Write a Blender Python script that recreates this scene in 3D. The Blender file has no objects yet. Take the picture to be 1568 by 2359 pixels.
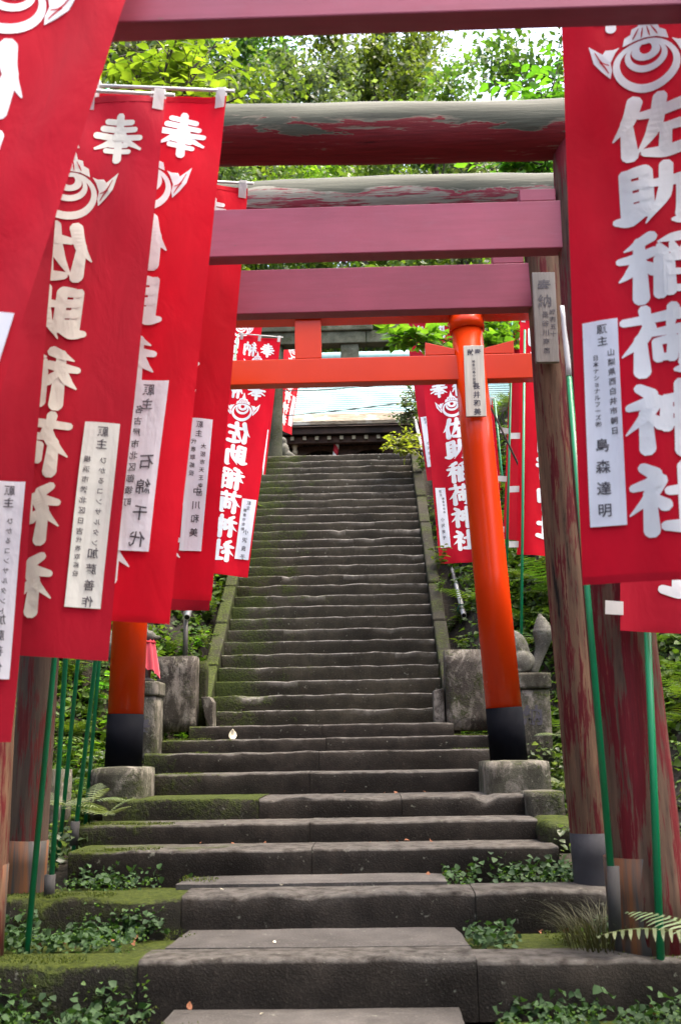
import bpy, bmesh, math, random
import numpy as np
from mathutils import Vector, Matrix, noise as mnoise

random.seed(7); rng = np.random.default_rng(7)
S = bpy.context.scene
COL = S.collection
EYE = 1.6                                   # the lens above the ground where the photographer stands

# ------------------------------------------------------------------ camera
F_PX, W_PX, H_PX = 2450.0, 1568.0, 2359.0
YAW, PIT, ROL = math.radians(1.4), math.radians(12.7), 0.016
CAM = np.array([0.42, 0.0, EYE])
_Rz = np.array([[math.cos(YAW), -math.sin(YAW), 0], [math.sin(YAW), math.cos(YAW), 0], [0, 0, 1]])
FW = _Rz @ np.array([0, math.cos(PIT), math.sin(PIT)])
R0 = _Rz @ np.array([1.0, 0, 0]); U0 = np.cross(R0, FW)
RT = R0 * math.cos(ROL) - U0 * math.sin(ROL)
UP = R0 * math.sin(ROL) + U0 * math.cos(ROL)
cd = bpy.data.cameras.new('camera'); cam = bpy.data.objects.new('camera', cd); COL.objects.link(cam)
cd.sensor_fit = 'VERTICAL'; cd.sensor_height = 23.5; cd.sensor_width = 15.6
cd.lens = 23.5 * F_PX / H_PX
cd.clip_end = 500; cd.clip_start = 0.05
cd.dof.use_dof = True; cd.dof.focus_distance = 10.0; cd.dof.aperture_fstop = 2.4
m = Matrix.Identity(4)
for i in range(3):
    m[i][0], m[i][1], m[i][2], m[i][3] = RT[i], UP[i], -FW[i], CAM[i]
cam.matrix_world = m
S.camera = cam

# ------------------------------------------------------------------ sky, sun, exposure
SUN_EL, SUN_AZ = math.radians(66), math.radians(88)      # azimuth from +Y towards +X
wd = bpy.data.worlds.new('World'); S.world = wd; wd.use_nodes = True
nt = wd.node_tree; nt.nodes.clear()
sky = nt.nodes.new('ShaderNodeTexSky'); sky.sky_type = 'NISHITA'; sky.sun_disc = False
sky.sun_elevation = SUN_EL; sky.sun_rotation = SUN_AZ
sky.air_density = 1.0; sky.dust_density = 8.0; sky.ozone_density = 0.8
bg = nt.nodes.new('ShaderNodeBackground'); bg.inputs[1].default_value = 0.15
wo = nt.nodes.new('ShaderNodeOutputWorld')
nt.links.new(sky.outputs[0], bg.inputs[0]); nt.links.new(bg.outputs[0], wo.inputs[0])
sl = bpy.data.lights.new('sun', 'SUN'); sl.energy = 0.65; sl.angle = math.radians(30); sl.color = (1.0, 0.95, 0.86)
so = bpy.data.objects.new('sun', sl); COL.objects.link(so)
sd = Vector((math.sin(SUN_AZ) * math.cos(SUN_EL), math.cos(SUN_AZ) * math.cos(SUN_EL), math.sin(SUN_EL)))
so.rotation_euler = sd.to_track_quat('Z', 'Y').to_euler()
S.view_settings.view_transform = 'Standard'; S.view_settings.look = 'None'
S.view_settings.gamma = 1.0; S.view_settings.exposure = 2.75
S.cycles.max_bounces = 8; S.cycles.transparent_max_bounces = 8

# ------------------------------------------------------------------ pixel -> place (1568 px wide reading of the photograph)
def ray(x, y): return FW + RT * (x - W_PX / 2) / F_PX + UP * (H_PX / 2 - y) / F_PX
def atY(x, y, Y): d = ray(x, y); return CAM + d * (Y / d[1])
def atZ(x, y, z): d = ray(x, y); return CAM + d * ((z + EYE - CAM[2]) / d[2])
def atX(x, y, X): d = ray(x, y); return CAM + d * ((X - CAM[0]) / d[0])

# ------------------------------------------------------------------ material helpers
def new_mat(name):
    mt = bpy.data.materials.new(name); mt.use_nodes = True
    n = mt.node_tree; n.nodes.clear()
    o = n.nodes.new('ShaderNodeOutputMaterial'); b = n.nodes.new('ShaderNodeBsdfPrincipled')
    n.links.new(b.outputs[0], o.inputs[0])
    return mt, n, b, o
def N(n, typ, **kw):
    nd = n.nodes.new(typ)
    for k, v in kw.items():
        if k in ('ins',):
            for kk, vv in v.items(): nd.inputs[kk].default_value = vv
        else: setattr(nd, k, v)
    return nd
def rgb(c): return (c[0], c[1], c[2], 1.0)
def coords(n, scale=(1, 1, 1), kind='Object'):
    if kind == 'World':
        g = N(n, 'ShaderNodeNewGeometry'); src = g.outputs['Position']
    else:
        t = N(n, 'ShaderNodeTexCoord'); src = t.outputs[kind]
    mp = N(n, 'ShaderNodeMapping'); mp.inputs['Scale'].default_value = scale
    n.links.new(src, mp.inputs[0]); return mp.outputs[0]
def noise(n, vec, scale=5.0, detail=4.0, rough=0.55, dist=0.0):
    t = N(n, 'ShaderNodeTexNoise'); t.inputs['Scale'].default_value = scale
    t.inputs['Detail'].default_value = detail; t.inputs['Roughness'].default_value = rough
    t.inputs['Distortion'].default_value = dist
    n.links.new(vec, t.inputs['Vector']); return t.outputs[0]
def ramp(n, fac, p0, p1, c0=(0, 0, 0), c1=(1, 1, 1), interp='LINEAR'):
    r = N(n, 'ShaderNodeValToRGB'); r.color_ramp.interpolation = interp
    e = r.color_ramp.elements; e[0].position = p0; e[1].position = p1
    e[0].color = rgb(c0); e[1].color = rgb(c1); n.links.new(fac, r.inputs[0]); return r.outputs[0]
def mix(n, fac, a, b, mode='MIX'):
    x = N(n, 'ShaderNodeMix', data_type='RGBA', blend_type=mode)
    for sock, v in ((x.inputs[0], fac), (x.inputs[6], a), (x.inputs[7], b)):
        if isinstance(v, (int, float)): sock.default_value = v
        elif isinstance(v, tuple): sock.default_value = rgb(v)
        else: n.links.new(v, sock)
    return x.outputs[2]
def math_(n, op, a, b=None):
    x = N(n, 'ShaderNodeMath', operation=op)
    for i, v in enumerate((a, b)):
        if v is None: continue
        if isinstance(v, (int, float)): x.inputs[i].default_value = v
        else: n.links.new(v, x.inputs[i])
    return x.outputs[0]
def bump(n, b, h, strength=0.4, dist=0.01):
    bp = N(n, 'ShaderNodeBump'); bp.inputs['Strength'].default_value = strength; bp.inputs['Distance'].default_value = dist
    n.links.new(h, bp.inputs['Height']); n.links.new(bp.outputs[0], b.inputs['Normal'])
def sep(n, vec):
    s = N(n, 'ShaderNodeSeparateXYZ'); n.links.new(vec, s.inputs[0]); return s.outputs

MAT = {}
def simple(name, c0, c1, scale=6.0, rough=0.7, bstr=0.2, bdist=0.004, stretch=(1, 1, 1), spec=0.4, lo=.35, hi=.65, world=True):
    mt, n, b, o = new_mat(name)
    v = coords(n, stretch, 'World' if world else 'Object')
    f = noise(n, v, scale, 5)
    n.links.new(ramp(n, f, lo, hi, c0, c1), b.inputs['Base Color'])
    b.inputs['Roughness'].default_value = rough; b.inputs['Specular IOR Level'].default_value = spec
    bump(n, b, noise(n, v, scale * 5, 4), bstr, bdist)
    MAT[name] = mt; return mt

def stone_mat(name, dark, light, moss_amt=0.5, moss_x=None, top_moss=0.0, world=True, wet=0.62, edge=0.0, lichen=.35):
    """weathered stone, lichen specks, moss in patches; moss_x = (x_full, x_none): the damp side of the stairs"""
    mt, n, b, o = new_mat(name)
    v = coords(n, (1, 1, 1), 'World')
    big = noise(n, v, 1.7, 4); mid = noise(n, v, 9, 5, .65); fine = noise(n, v, 90, 3, .7)
    c = ramp(n, mid, .32, .7, dark, light)
    c = mix(n, ramp(n, big, .35, .7), c, tuple(.62 * x for x in dark))
    c = mix(n, math_(n, 'MULTIPLY', ramp(n, fine, .56, .7), .35), c, tuple(min(1, 1.9 * x) for x in light))
    lich = ramp(n, noise(n, v, 23, 4, .6), .66, .72)
    c = mix(n, math_(n, 'MULTIPLY', lich, lichen), c, (.33, .34, .27))
    if lichen > .5:
        st_ = noise(n, coords(n, (1, 1, .6), 'World'), 6.5, 6, .75, .5)
        c = mix(n, ramp(n, st_, .50, .62), c, (.22, .20, .17)); c = mix(n, ramp(n, noise(n, coords(n, (1.6, 1.6, .5), 'World'), 3.0, 5, .7), .52, .68), c, (.03, .027, .02))
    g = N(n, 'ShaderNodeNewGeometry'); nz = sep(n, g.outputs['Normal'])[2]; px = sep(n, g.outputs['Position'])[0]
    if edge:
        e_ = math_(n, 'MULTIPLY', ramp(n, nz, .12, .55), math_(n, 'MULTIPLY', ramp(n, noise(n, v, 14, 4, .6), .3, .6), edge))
        c = mix(n, e_, c, (.36, .34, .31))  # upward faces paler: worn treads, plus skylight on the nosings painted in
    mn = noise(n, v, 3.2, 5, .7)
    mf = noise(n, v, 40, 3, .7)
    mm = math_(n, 'ADD', mn, math_(n, 'MULTIPLY', math_(n, 'SUBTRACT', mf, .5), .55))
    mm = math_(n, 'ADD', mm, math_(n, 'MULTIPLY', nz, top_moss))
    if moss_x:
        mr = N(n, 'ShaderNodeMapRange'); mr.inputs[1].default_value = moss_x[1]; mr.inputs[2].default_value = moss_x[0]
        mr.inputs[3].default_value = -.28; mr.inputs[4].default_value = .2
        n.links.new(px, mr.inputs[0]); mm = math_(n, 'ADD', mm, mr.outputs[0])
    mask = ramp(n, mm, .60 - .22 * moss_amt, .82 - .22 * moss_amt)
    mc = ramp(n, mf, .3, .7, (.012, .020, .004), (.058, .074, .010))
    mc = mix(n, ramp(n, nz, .2, .8), mix(n, .45, mc, (.025, .035, .012)), mc)
    c = mix(n, mask, c, mc)
    n.links.new(c, b.inputs['Base Color'])
    rr = ramp(n, mid, .3, .7, (wet, wet, wet), (.9, .9, .9)); n.links.new(rr, b.inputs['Roughness'])
    b.inputs['Specular IOR Level'].default_value = .12
    h = math_(n, 'ADD', math_(n, 'ADD', fine, math_(n, 'MULTIPLY', mid, .5)), math_(n, 'MULTIPLY', mask, math_(n, 'MULTIPLY', mf, 2.0)))
    bump(n, b, h, .55, .009)
    MAT[name] = mt; return mt

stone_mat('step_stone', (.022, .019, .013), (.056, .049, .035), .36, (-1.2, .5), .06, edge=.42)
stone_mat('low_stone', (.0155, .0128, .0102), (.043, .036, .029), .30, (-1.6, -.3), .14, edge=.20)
stone_mat('mossy_stone', (.018, .016, .012), (.045, .04, .030), .50, None, .30)
stone_mat('slab', (.062, .057, .052), (.12, .111, .102), .14, (-1.15, -.4), .05)
stone_mat('curb_stone', (.020, .019, .012), (.05, .048, .030), .95, None, .06)
stone_mat('curb_grey', (.022, .020, .014), (.06, .053, .038), .45, None, .03)
stone_mat('block', (.042, .036, .030), (.125, .11, .092), .28, None, .02, lichen=.8)
stone_mat('pedestal', (.06, .056, .044), (.17, .16, .125), .34, None, .05, lichen=.7)
stone_mat('footing', (.05, .048, .036), (.13, .126, .095), .36, None, .05, lichen=.7)
stone_mat('statue', (.085, .082, .07), (.22, .215, .185), .30, None, -.05)
stone_mat('torii_stone', (.075, .08, .055), (.155, .16, .115), .34, None, .05)
simple('soil', (.009, .007, .005), (.028, .021, .013), 4, .95, .7, .03)

def bark_paint(name, axis, paint, paint_cov, bare0, bare1, ochre=.3, top_grey=None, rough=.75):
    """weathered round log: paint flaking off along the grain"""
    mt, n, b, o = new_mat(name)
    long_, across = 1.7, 19.0
    st = [across] * 3; st[axis] = long_
    v = coords(n, tuple(st)); v2 = coords(n, tuple([s * (.45 if i != axis else .8) for i, s in enumerate(st)]))
    v3 = coords(n, tuple([s * 3.2 if i != axis else s * 2.4 for i, s in enumerate(st)]))
    g1 = noise(n, v, 1.0, 6, .65); g2 = noise(n, v2, 1.0, 5, .6, .4); g3 = noise(n, v3, 1.0, 4, .7)
    c = ramp(n, g1, .3, .72, bare0, bare1)
    c = mix(n, math_(n, 'MULTIPLY', ramp(n, g3, .35, .6), .45), tuple(.6 * x for x in bare0), c) if False else mix(n, math_(n, 'MULTIPLY', ramp(n, g3, .62, .38), .5), c, bare0)
    c = mix(n, math_(n, 'MULTIPLY', ramp(n, g2, .56, .66), ochre), c, (.42, .23, .07))
    pm = math_(n, 'ADD', g2, math_(n, 'MULTIPLY', math_(n, 'SUBTRACT', g3, .5), .8))
    pm = math_(n, 'ADD', math_(n, 'MULTIPLY', g1, .25), pm)
    if top_grey is not None:
        g = N(n, 'ShaderNodeNewGeometry'); nz = sep(n, g.outputs['Normal'])[2]
        t = math_(n, 'ADD', nz, math_(n, 'MULTIPLY', math_(n, 'SUBTRACT', g2, .5), 3.4))
        t = math_(n, 'MULTIPLY', math_(n, 'ADD', t, 1.0), .5)
        tm = ramp(n, t, (top_grey + 1) / 2, (top_grey + 1.14) / 2)
        c = mix(n, tm, c, ramp(n, g1, .3, .7, (.030, .033, .022), (.080, .084, .060)))
        pm = math_(n, 'SUBTRACT', pm, math_(n, 'MULTIPLY', tm, .6))
    mask = ramp(n, pm, 1 - paint_cov - .03, 1 - paint_cov + .05)
    pc = mix(n, ramp(n, g3, .3, .7), paint, tuple(.55 * x for x in paint))
    c = mix(n, mask, c, pc)
    crack = ramp(n, g1, .30, .36, (.15, .15, .15), (1, 1, 1))
    c = mix(n, 1.0, c, crack, 'MULTIPLY')
    n.links.new(c, b.inputs['Base Color']); b.inputs['Roughness'].default_value = rough
    b.inputs['Specular IOR Level'].default_value = .3
    bump(n, b, math_(n, 'ADD', math_(n, 'ADD', g1, math_(n, 'MULTIPLY', g3, .5)), math_(n, 'MULTIPLY', mask, .15)), .5, .01)
    MAT[name] = mt; return mt
RED_OLD = (.20, .013, .018)
bark_paint('post_worn', 2, (.14, .008, .012), .35, (.055, .031, .019), (.22, .125, .072), .75)
bark_paint('post_red', 2, (.16, .007, .014), .41, (.045, .027, .020), (.17, .10, .068), .3)
bark_paint('post_dark', 2, (.13, .012, .012), .36, (.035, .025, .018), (.105, .068, .05), .12)
bark_paint('log_top', 0, (.17, .012, .016), .60, (.10, .085, .06), (.24, .20, .15), .25, top_grey=-.48)
bark_paint('log_mixed', 0, (.26, .035, .055), .42, (.13, .125, .10), (.30, .29, .24), .35, top_grey=-.05)
bark_paint('plaque_old', 2, (.10, .09, .085), .05, (.19, .18, .165), (.33, .31, .28), .05)

def paint_mat(name, c, rough, coat=0.0, var=.12, spec=.5, wear=.25, grain=False):
    mt, n, b, o = new_mat(name)
    v = coords(n, (1, 1, 1), 'World')
    f = noise(n, v, 2.2, 5, .6); f2 = noise(n, v, 55, 3, .7); f3 = noise(n, v, 9, 5, .7)
    col = ramp(n, f, .3, .7, tuple(x * (1 - var) for x in c), tuple(min(1, x * (1 + var)) for x in c))
    col = mix(n, math_(n, 'MULTIPLY', ramp(n, f3, .62, .74), wear), col, tuple(.55 * x for x in c))
    if grain:
        vg = coords(n, (.7, 9, 9), 'World'); gr = noise(n, vg, 3.0, 6, .7); gs = noise(n, coords(n, (2.2, 2.2, 7), 'World'), 3.0, 5, .7)
        col = mix(n, math_(n, 'MULTIPLY', ramp(n, gr, .42, .68), .38), col, tuple(.58 * x for x in c))
        col = mix(n, math_(n, 'MULTIPLY', ramp(n, gs, .55, .72), .30), col, (c[0] * .95, c[1] * 1.7, c[2] * 1.45))
        col = mix(n, ramp(n, math_(n, 'ADD', math_(n, 'MULTIPLY', gr, .6), math_(n, 'MULTIPLY', f3, .45)), .675, .70), col, (.12, .085, .065))
    n.links.new(col, b.inputs['Base Color'])
    n.links.new(ramp(n, f3, .3, .7, (rough * .85,) * 3, (min(1, rough * 1.25),) * 3), b.inputs['Roughness'])
    b.inputs['Coat Weight'].default_value = coat; b.inputs['Coat Roughness'].default_value = .12
    b.inputs['Specular IOR Level'].default_value = spec
    bump(n, b, math_(n, 'ADD', f2, math_(n, 'MULTIPLY', f, 2)), .08, .004)
    MAT[name] = mt; return mt
paint_mat('pink_paint', (.31, .052, .090), .5, .0, .10, wear=.10, grain=True)
paint_mat('orange_paint', (.60, .036, .003), .22, .06, .05, .22, wear=0)
paint_mat('black_paint', (.004, .0045, .007), .8, .0, .2, .05)
paint_mat('green_pole', (.0, .18, .07), .34, .1, .10)
paint_mat('pole_white', (.55, .56, .55), .45)
paint_mat('socket', (.035, .033, .032), .8)
paint_mat('steel', (.45, .44, .43), .5); MAT['steel'].node_tree.nodes['Principled BSDF'].inputs['Metallic'].default_value = .6
paint_mat('pipe_dark', (.05, .045, .04), .55)
paint_mat('zinc', (.048, .047, .052), .7, .0, .3, .3)
paint_mat('ink', (.075, .07, .085), .8); paint_mat('ink_faded', (.12, .115, .125), .85)
simple('plaque_wood', (.42, .38, .31), (.55, .50, .41), 3, .6, .2, .002, (14, 14, 1))
simple('rust_sleeve', (.045, .042, .038), (.16, .06, .02), 1.0, .7, .25, .004, (26, 26, 1.4), lo=.45, hi=.62)
simple('dark_wood', (.020, .012, .009), (.055, .03, .02), 3, .8, .3, .006)
simple('carved_wood', (.035, .017, .011), (.085, .042, .026), 7, .75, .4, .01)
simple('cream_wood', (.33, .28, .19), (.5, .43, .30), 6, .8)
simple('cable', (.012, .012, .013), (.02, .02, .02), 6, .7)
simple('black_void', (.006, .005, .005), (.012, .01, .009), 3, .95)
simple('bell_white', (.6, .56, .52), (.72, .68, .62), 9, .9)
simple('bell_red', (.30, .012, .02), (.42, .02, .03), 9, .9)
simple('petal', (.62, .55, .38), (.74, .68, .52), 30, .7)
simple('dry_leaf', (.10, .035, .015), (.20, .075, .03), 30, .8)
simple('tie_cord', (.0, .07, .05), (.01, .11, .08), 30, .8)

def roof_mat():
    mt, n, b, o = new_mat('roof_metal')
    v = coords(n, (1, 1, 1), 'World')
    f = noise(n, v, .8, 4); f2 = noise(n, coords(n, (3, 1, 1), 'World'), 3, 4)
    c = ramp(n, f, .3, .7, (.17, .31, .32), (.25, .39, .39))
    c = mix(n, math_(n, 'MULTIPLY', ramp(n, f2, .5, .7), .35), c, (.14, .24, .245))
    n.links.new(c, b.inputs['Base Color']); b.inputs['Roughness'].default_value = .7
    b.inputs['Metallic'].default_value = .0
    bump(n, b, f2, .1, .01); MAT['roof_metal'] = mt
    mt, n, b, o = new_mat('roof_edge')
    v = coords(n, (1, 3, 6), 'World')
    f = noise(n, v, 4, 5, .7); f2 = noise(n, coords(n, (1, 1, 1), 'World'), 1.3, 3)
    c = ramp(n, f, .35, .6, (.085, .055, .032), (.22, .19, .14))
    c = mix(n, ramp(n, f2, .55, .63), c, (.34, .34, .31))
    n.links.new(c, b.inputs['Base Color']); b.inputs['Roughness'].default_value = .9
    bump(n, b, f, .6, .03); MAT['roof_edge'] = mt
roof_mat()

def cloth_mat(name, c, trans=.45, var=.14):
    mt, n, b, o = new_mat(name)
    v = coords(n, (1, 1, 1), 'World')
    f = noise(n, coords(n, (1.6, 1.6, .7), 'World'), 2.5, 5, .6); w = noise(n, v, 420, 2)
    col = ramp(n, f, .3, .7, tuple(x * (1 - var) for x in c), tuple(min(1, x * (1 + var)) for x in c))
    n.links.new(col, b.inputs['Base Color']); b.inputs['Roughness'].default_value = .85
    b.inputs['Specular IOR Level'].default_value = .15; b.inputs['Sheen Weight'].default_value = .15
    wr = noise(n, coords(n, (1, 1, .45), 'World'), 7, 4, .55, .6)
    bump(n, b, math_(n, 'ADD', math_(n, 'MULTIPLY', w, .02), wr), .35, .02)
    tr = N(n, 'ShaderNodeBsdfTranslucent'); n.links.new(col, tr.inputs[0])
    mx = N(n, 'ShaderNodeMixShader'); mx.inputs[0].default_value = trans
    n.links.new(b.outputs[0], mx.inputs[1]); n.links.new(tr.outputs[0], mx.inputs[2]); n.links.new(mx.outputs[0], o.inputs[0])
    MAT[name] = mt; return mt
cloth_mat('red_cloth', (.47, .003, .018), .20); cloth_mat('red_cloth_bright', (.62, .002, .017), .32)
cloth_mat('red_cloth_faded', (.40, .005, .021), .16)
cloth_mat('white_print', (.84, .84, .84), .10); cloth_mat('cream_print', (.74, .74, .64), .10)
cloth_mat('label_white', (.80, .81, .86), .10); cloth_mat('label_cream', (.72, .74, .68), .10)
cloth_mat('tab_white', (.66, .66, .64), .4); cloth_mat('bib_pink', (.55, .07, .10), .3)

def leaf_mat(name, c0, c1, trans=.5, rough=.45):
    mt, n, b, o = new_mat(name)
    g = N(n, 'ShaderNodeNewGeometry'); r = g.outputs['Random Per Island']
    col = ramp(n, r, 0.0, 1.0, c0, c1)
    oi = N(n, 'ShaderNodeObjectInfo')
    hs = N(n, 'ShaderNodeHueSaturation'); n.links.new(col, hs.inputs['Color'])
    n.links.new(math_(n, 'ADD', math_(n, 'MULTIPLY', oi.outputs['Random'], .05), .475), hs.inputs['Hue'])
    n.links.new(math_(n, 'ADD', math_(n, 'MULTIPLY', oi.outputs['Random'], .4), .8), hs.inputs['Value'])
    col = hs.outputs[0]
    n.links.new(col, b.inputs['Base Color']); b.inputs['Roughness'].default_value = rough
    b.inputs['Specular IOR Level'].default_value = .45
    tr = N(n, 'ShaderNodeBsdfTranslucent')
    tc = mix(n, 1.0, col, (1.2, 1.25, .5), 'MULTIPLY'); n.links.new(tc, tr.inputs[0])
    mx = N(n, 'ShaderNodeMixShader'); mx.inputs[0].default_value = trans
    n.links.new(b.outputs[0], mx.inputs[1]); n.links.new(tr.outputs[0], mx.inputs[2]); n.links.new(mx.outputs[0], o.inputs[0])
    MAT[name] = mt; return mt
leaf_mat('leaf_forest', (.032, .07, .014), (.12, .19, .035), .55)
leaf_mat('leaf_bright', (.06, .14, .014), (.16, .28, .03), .6)
leaf_mat('leaf_grey', (.045, .075, .032), (.13, .18, .08), .5, .35)
leaf_mat('leaf_fern', (.035, .075, .012), (.10, .165, .025), .5, .55)
leaf_mat('leaf_fern_pale', (.09, .13, .06), (.20, .25, .13), .4, .45)
leaf_mat('leaf_ivy', (.014, .045, .012), (.042, .105, .028), .3, .7)
leaf_mat('leaf_grass', (.028, .038, .012), (.08, .085, .035), .4, .7)
leaf_mat('leaf_yellow', (.13, .18, .02), (.28, .30, .05), .6)
leaf_mat('moss_tuft', (.03, .05, .006), (.10, .125, .015), .3, .9)
simple('bark', (.022, .018, .014), (.07, .055, .042), 5, .9, .6, .02, (1, 1, .3))

# ------------------------------------------------------------------ mesh helpers
def link(o, parent=None):
    COL.objects.link(o)
    if parent is not None: o.parent = parent
    return o
def tag(o, label=None, cat=None, group=None, kind=None):
    if label: o['label'] = label
    if cat: o['category'] = cat
    if group: o['group'] = group
    if kind: o['kind'] = kind
    return o
def empty(name, loc=(0, 0, 0), label=None, cat=None, group=None, kind=None, parent=None):
    o = bpy.data.objects.new(name, None); o.location = loc; o.empty_display_size = .1
    link(o, parent); return tag(o, label, cat, group, kind)
def mesh_np(name, V, Fs, mat, smooth=False):
    V = np.asarray(V, dtype=np.float32); me = bpy.data.meshes.new(name)
    if isinstance(Fs, np.ndarray):
        k = Fs.shape[1]; me.vertices.add(len(V)); me.vertices.foreach_set('co', V.ravel())
        me.loops.add(Fs.size); me.loops.foreach_set('vertex_index', Fs.ravel().astype(np.int32))
        me.polygons.add(len(Fs)); me.polygons.foreach_set('loop_start', np.arange(0, Fs.size, k, dtype=np.int32))
        me.update(calc_edges=True)
    else:
        me.from_pydata([tuple(map(float, v)) for v in V], [], Fs); me.update()
    for mm in (mat if isinstance(mat, (list, tuple)) else [mat]):
        me.materials.append(MAT[mm])
    if smooth: me.polygons.foreach_set('use_smooth', np.ones(len(me.polygons), dtype=bool))
    return me
def obj(name, me, parent=None, loc=None):
    o = bpy.data.objects.new(name, me)
    link(o, parent)
    if loc is not None: o.location = loc
    return o
def part(name, V, Fs, mat, parent=None, smooth=False, origin=None):
    """world coordinates in, object parented to an Empty at `parent.location`"""
    V = np.asarray(V, dtype=np.float64)
    base = np.zeros(3)
    p = parent
    while p is not None:
        base = base + np.array(p.location); p = p.parent
    if parent is None:
        org = V.mean(0) if origin is None else np.asarray(origin)
        org = np.array([org[0], org[1], V[:, 2].min()]) if origin is None else org
        o = obj(name, mesh_np(name, V - org, Fs, mat, smooth)); o.location = org; return o
    org = V.mean(0)
    o = obj(name, mesh_np(name, V - org, Fs, mat, smooth), parent); o.location = org - base
    return o
def add_bevel(o, w=.01, seg=2):
    md = o.modifiers.new('bevel', 'BEVEL'); md.width = w; md.segments = seg; md.limit_method = 'ANGLE'
    md.angle_limit = math.radians(40); return o
BOXF = [(0, 3, 2, 1), (4, 5, 6, 7), (0, 1, 5, 4), (1, 2, 6, 5), (2, 3, 7, 6), (3, 0, 4, 7)]
def box_v(x0, x1, y0, y1, z0, z1):
    return [(x0, y0, z0), (x1, y0, z0), (x1, y1, z0), (x0, y1, z0), (x0, y0, z1), (x1, y0, z1), (x1, y1, z1), (x0, y1, z1)]
def box(name, x0, x1, y0, y1, z0, z1, mat, parent=None, bev=.008, seg=2):
    o = part(name, box_v(x0, x1, y0, y1, z0, z1), BOXF, mat, parent)
    if bev: add_bevel(o, bev, seg)
    return o
def tube_vf(pts, rad, n=16, cap=True, wob=0.0, seed=0, ncap=None):
    """tube along pts with radii; wob = uneven girth"""
    pts = [Vector(p) for p in pts]; V = []; Fs = []
    ref = None
    for i, p in enumerate(pts):
        t = (pts[min(i + 1, len(pts) - 1)] - pts[max(i - 1, 0)]).normalized()
        if ref is None:
            a = Vector((0, 0, 1)) if abs(t.z) < .9 else Vector((1, 0, 0)); ref = t.cross(a).normalized()
        ref = (ref - t * ref.dot(t)).normalized(); bi = t.cross(ref)
        r = rad[i] if hasattr(rad, '__len__') else rad
        for k in range(n):
            a = 2 * math.pi * k / n
            rr = r
            if wob: rr *= 1 + wob * (mnoise.noise(Vector((math.cos(a) * 1.3 + seed * 7.1, math.sin(a) * 1.3, i * .55 + seed))))
            q = p + (ref * math.cos(a) + bi * math.sin(a)) * rr
            V.append(tuple(q))
    for i in range(len(pts) - 1):
        for k in range(n):
            a, b_ = i * n + k, i * n + (k + 1) % n
            Fs.append((a, b_, b_ + n, a + n))
    if cap:
        Fs.append(tuple(range(n - 1, -1, -1))); m0 = (len(pts) - 1) * n; Fs.append(tuple(range(m0, m0 + n)))
    return V, Fs
def lerp_pts(a, b_, n): a = np.asarray(a, float); b_ = np.asarray(b_, float); return [a + (b_ - a) * i / (n - 1) for i in range(n)]
def tube(name, a, b_, r0, r1, mat, parent=None, n=16, k=2, wob=0, seed=0, smooth=True):
    V, Fs = tube_vf(lerp_pts(a, b_, k), np.linspace(r0, r1, k), n, True, wob, seed)
    o = part(name, V, Fs, mat, parent, False)
    if smooth:
        me = o.data
        for p in me.polygons: p.use_smooth = len(p.vertices) == 4
    return o
def hazard(x, y, s=1.0, o=0): return mnoise.noise(Vector((x * s + o, y * s - o, o * .37)))
def smooth01(t): t = max(0.0, min(1.0, t)); return t * t * (3 - 2 * t)

# ------------------------------------------------------------------ terrain
LV = [(-40, -1.62), (0, -1.6), (2.4, -1.6), (3.0, -1.42), (4.0, -1.13), (4.96, -.93), (5.8, -.77), (6.5, -.62), (7, -.5), (7.5, -.38), (8.3, -.24),
      (9, -.06), (9.5, .06), (10.2, .25), (10.5, .40), (16.1, 4.5), (17, 4.53), (31, 4.55), (34, 5.2), (60, 24), (140, 34)]
def lvl(y):
    for (a, za), (b_, zb) in zip(LV, LV[1:]):
        if y <= b_: return za + (zb - za) * (y - a) / (b_ - a) + EYE
    return LV[-1][1] + EYE
def ground_z(x, y):
    l = lvl(y); ax = abs(x - .05)
    if y > 31: l = EYE + 4.55 + (l - EYE - 4.55) * (1 - .75 * smooth01((x - 1) / 13))
    top = smooth01((y - 15.2) / 2.5) * (1 - smooth01((y - 31) / 4))
    tt = smooth01((y - 8.9) / 2.2); e0, e1 = 1.75 - .45 * tt, 2.45 - .85 * tt
    w = smooth01((ax - e0) / (e1 - e0))
    low = l - (.30 + .12 * smooth01((y - 9.6) / .8))
    if y > 16.3: low = l - .05
    side = l + .02 + .05 * hazard(x, y, 2.1, 3)
    bank = max(0.0, ax - (2.35 - .70 * tt))
    rise = 1.15 * min(bank, 3.0) + .55 * max(0.0, min(bank - 3.0, 14)) + .3 * hazard(x, y, .5, 9) * smooth01(bank)
    rise *= (1 - top * (1 - smooth01((ax - 5) / 4)))
    if y > 31: rise *= .3
    if y < 1: rise *= .6
    return low * (1 - w) + (side + rise) * w
def build_ground():
    xs = np.unique(np.concatenate([np.linspace(-120, -14, 28), np.linspace(-14, -4, 26), np.linspace(-4, -1, 40), np.linspace(-1, 1, 8), np.linspace(1, 4, 40), np.linspace(4, 14, 26), np.linspace(14, 120, 28)]))
    ys = np.unique(np.concatenate([np.linspace(-60, -2, 16), np.linspace(-2, 18, 150), np.linspace(18, 36, 30), np.linspace(36, 140, 30)]))
    V = [(x, y, ground_z(x, y)) for y in ys for x in xs]
    nx = len(xs); I = np.arange(len(ys) - 1)[:, None] * nx + np.arange(nx - 1)[None, :]
    I = I.ravel(); Fs = np.stack([I, I + 1, I + 1 + nx, I + nx], 1)
    o = obj('ground', mesh_np('ground', V, Fs, 'soil', True)); tag(o, kind='structure')
build_ground()

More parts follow.
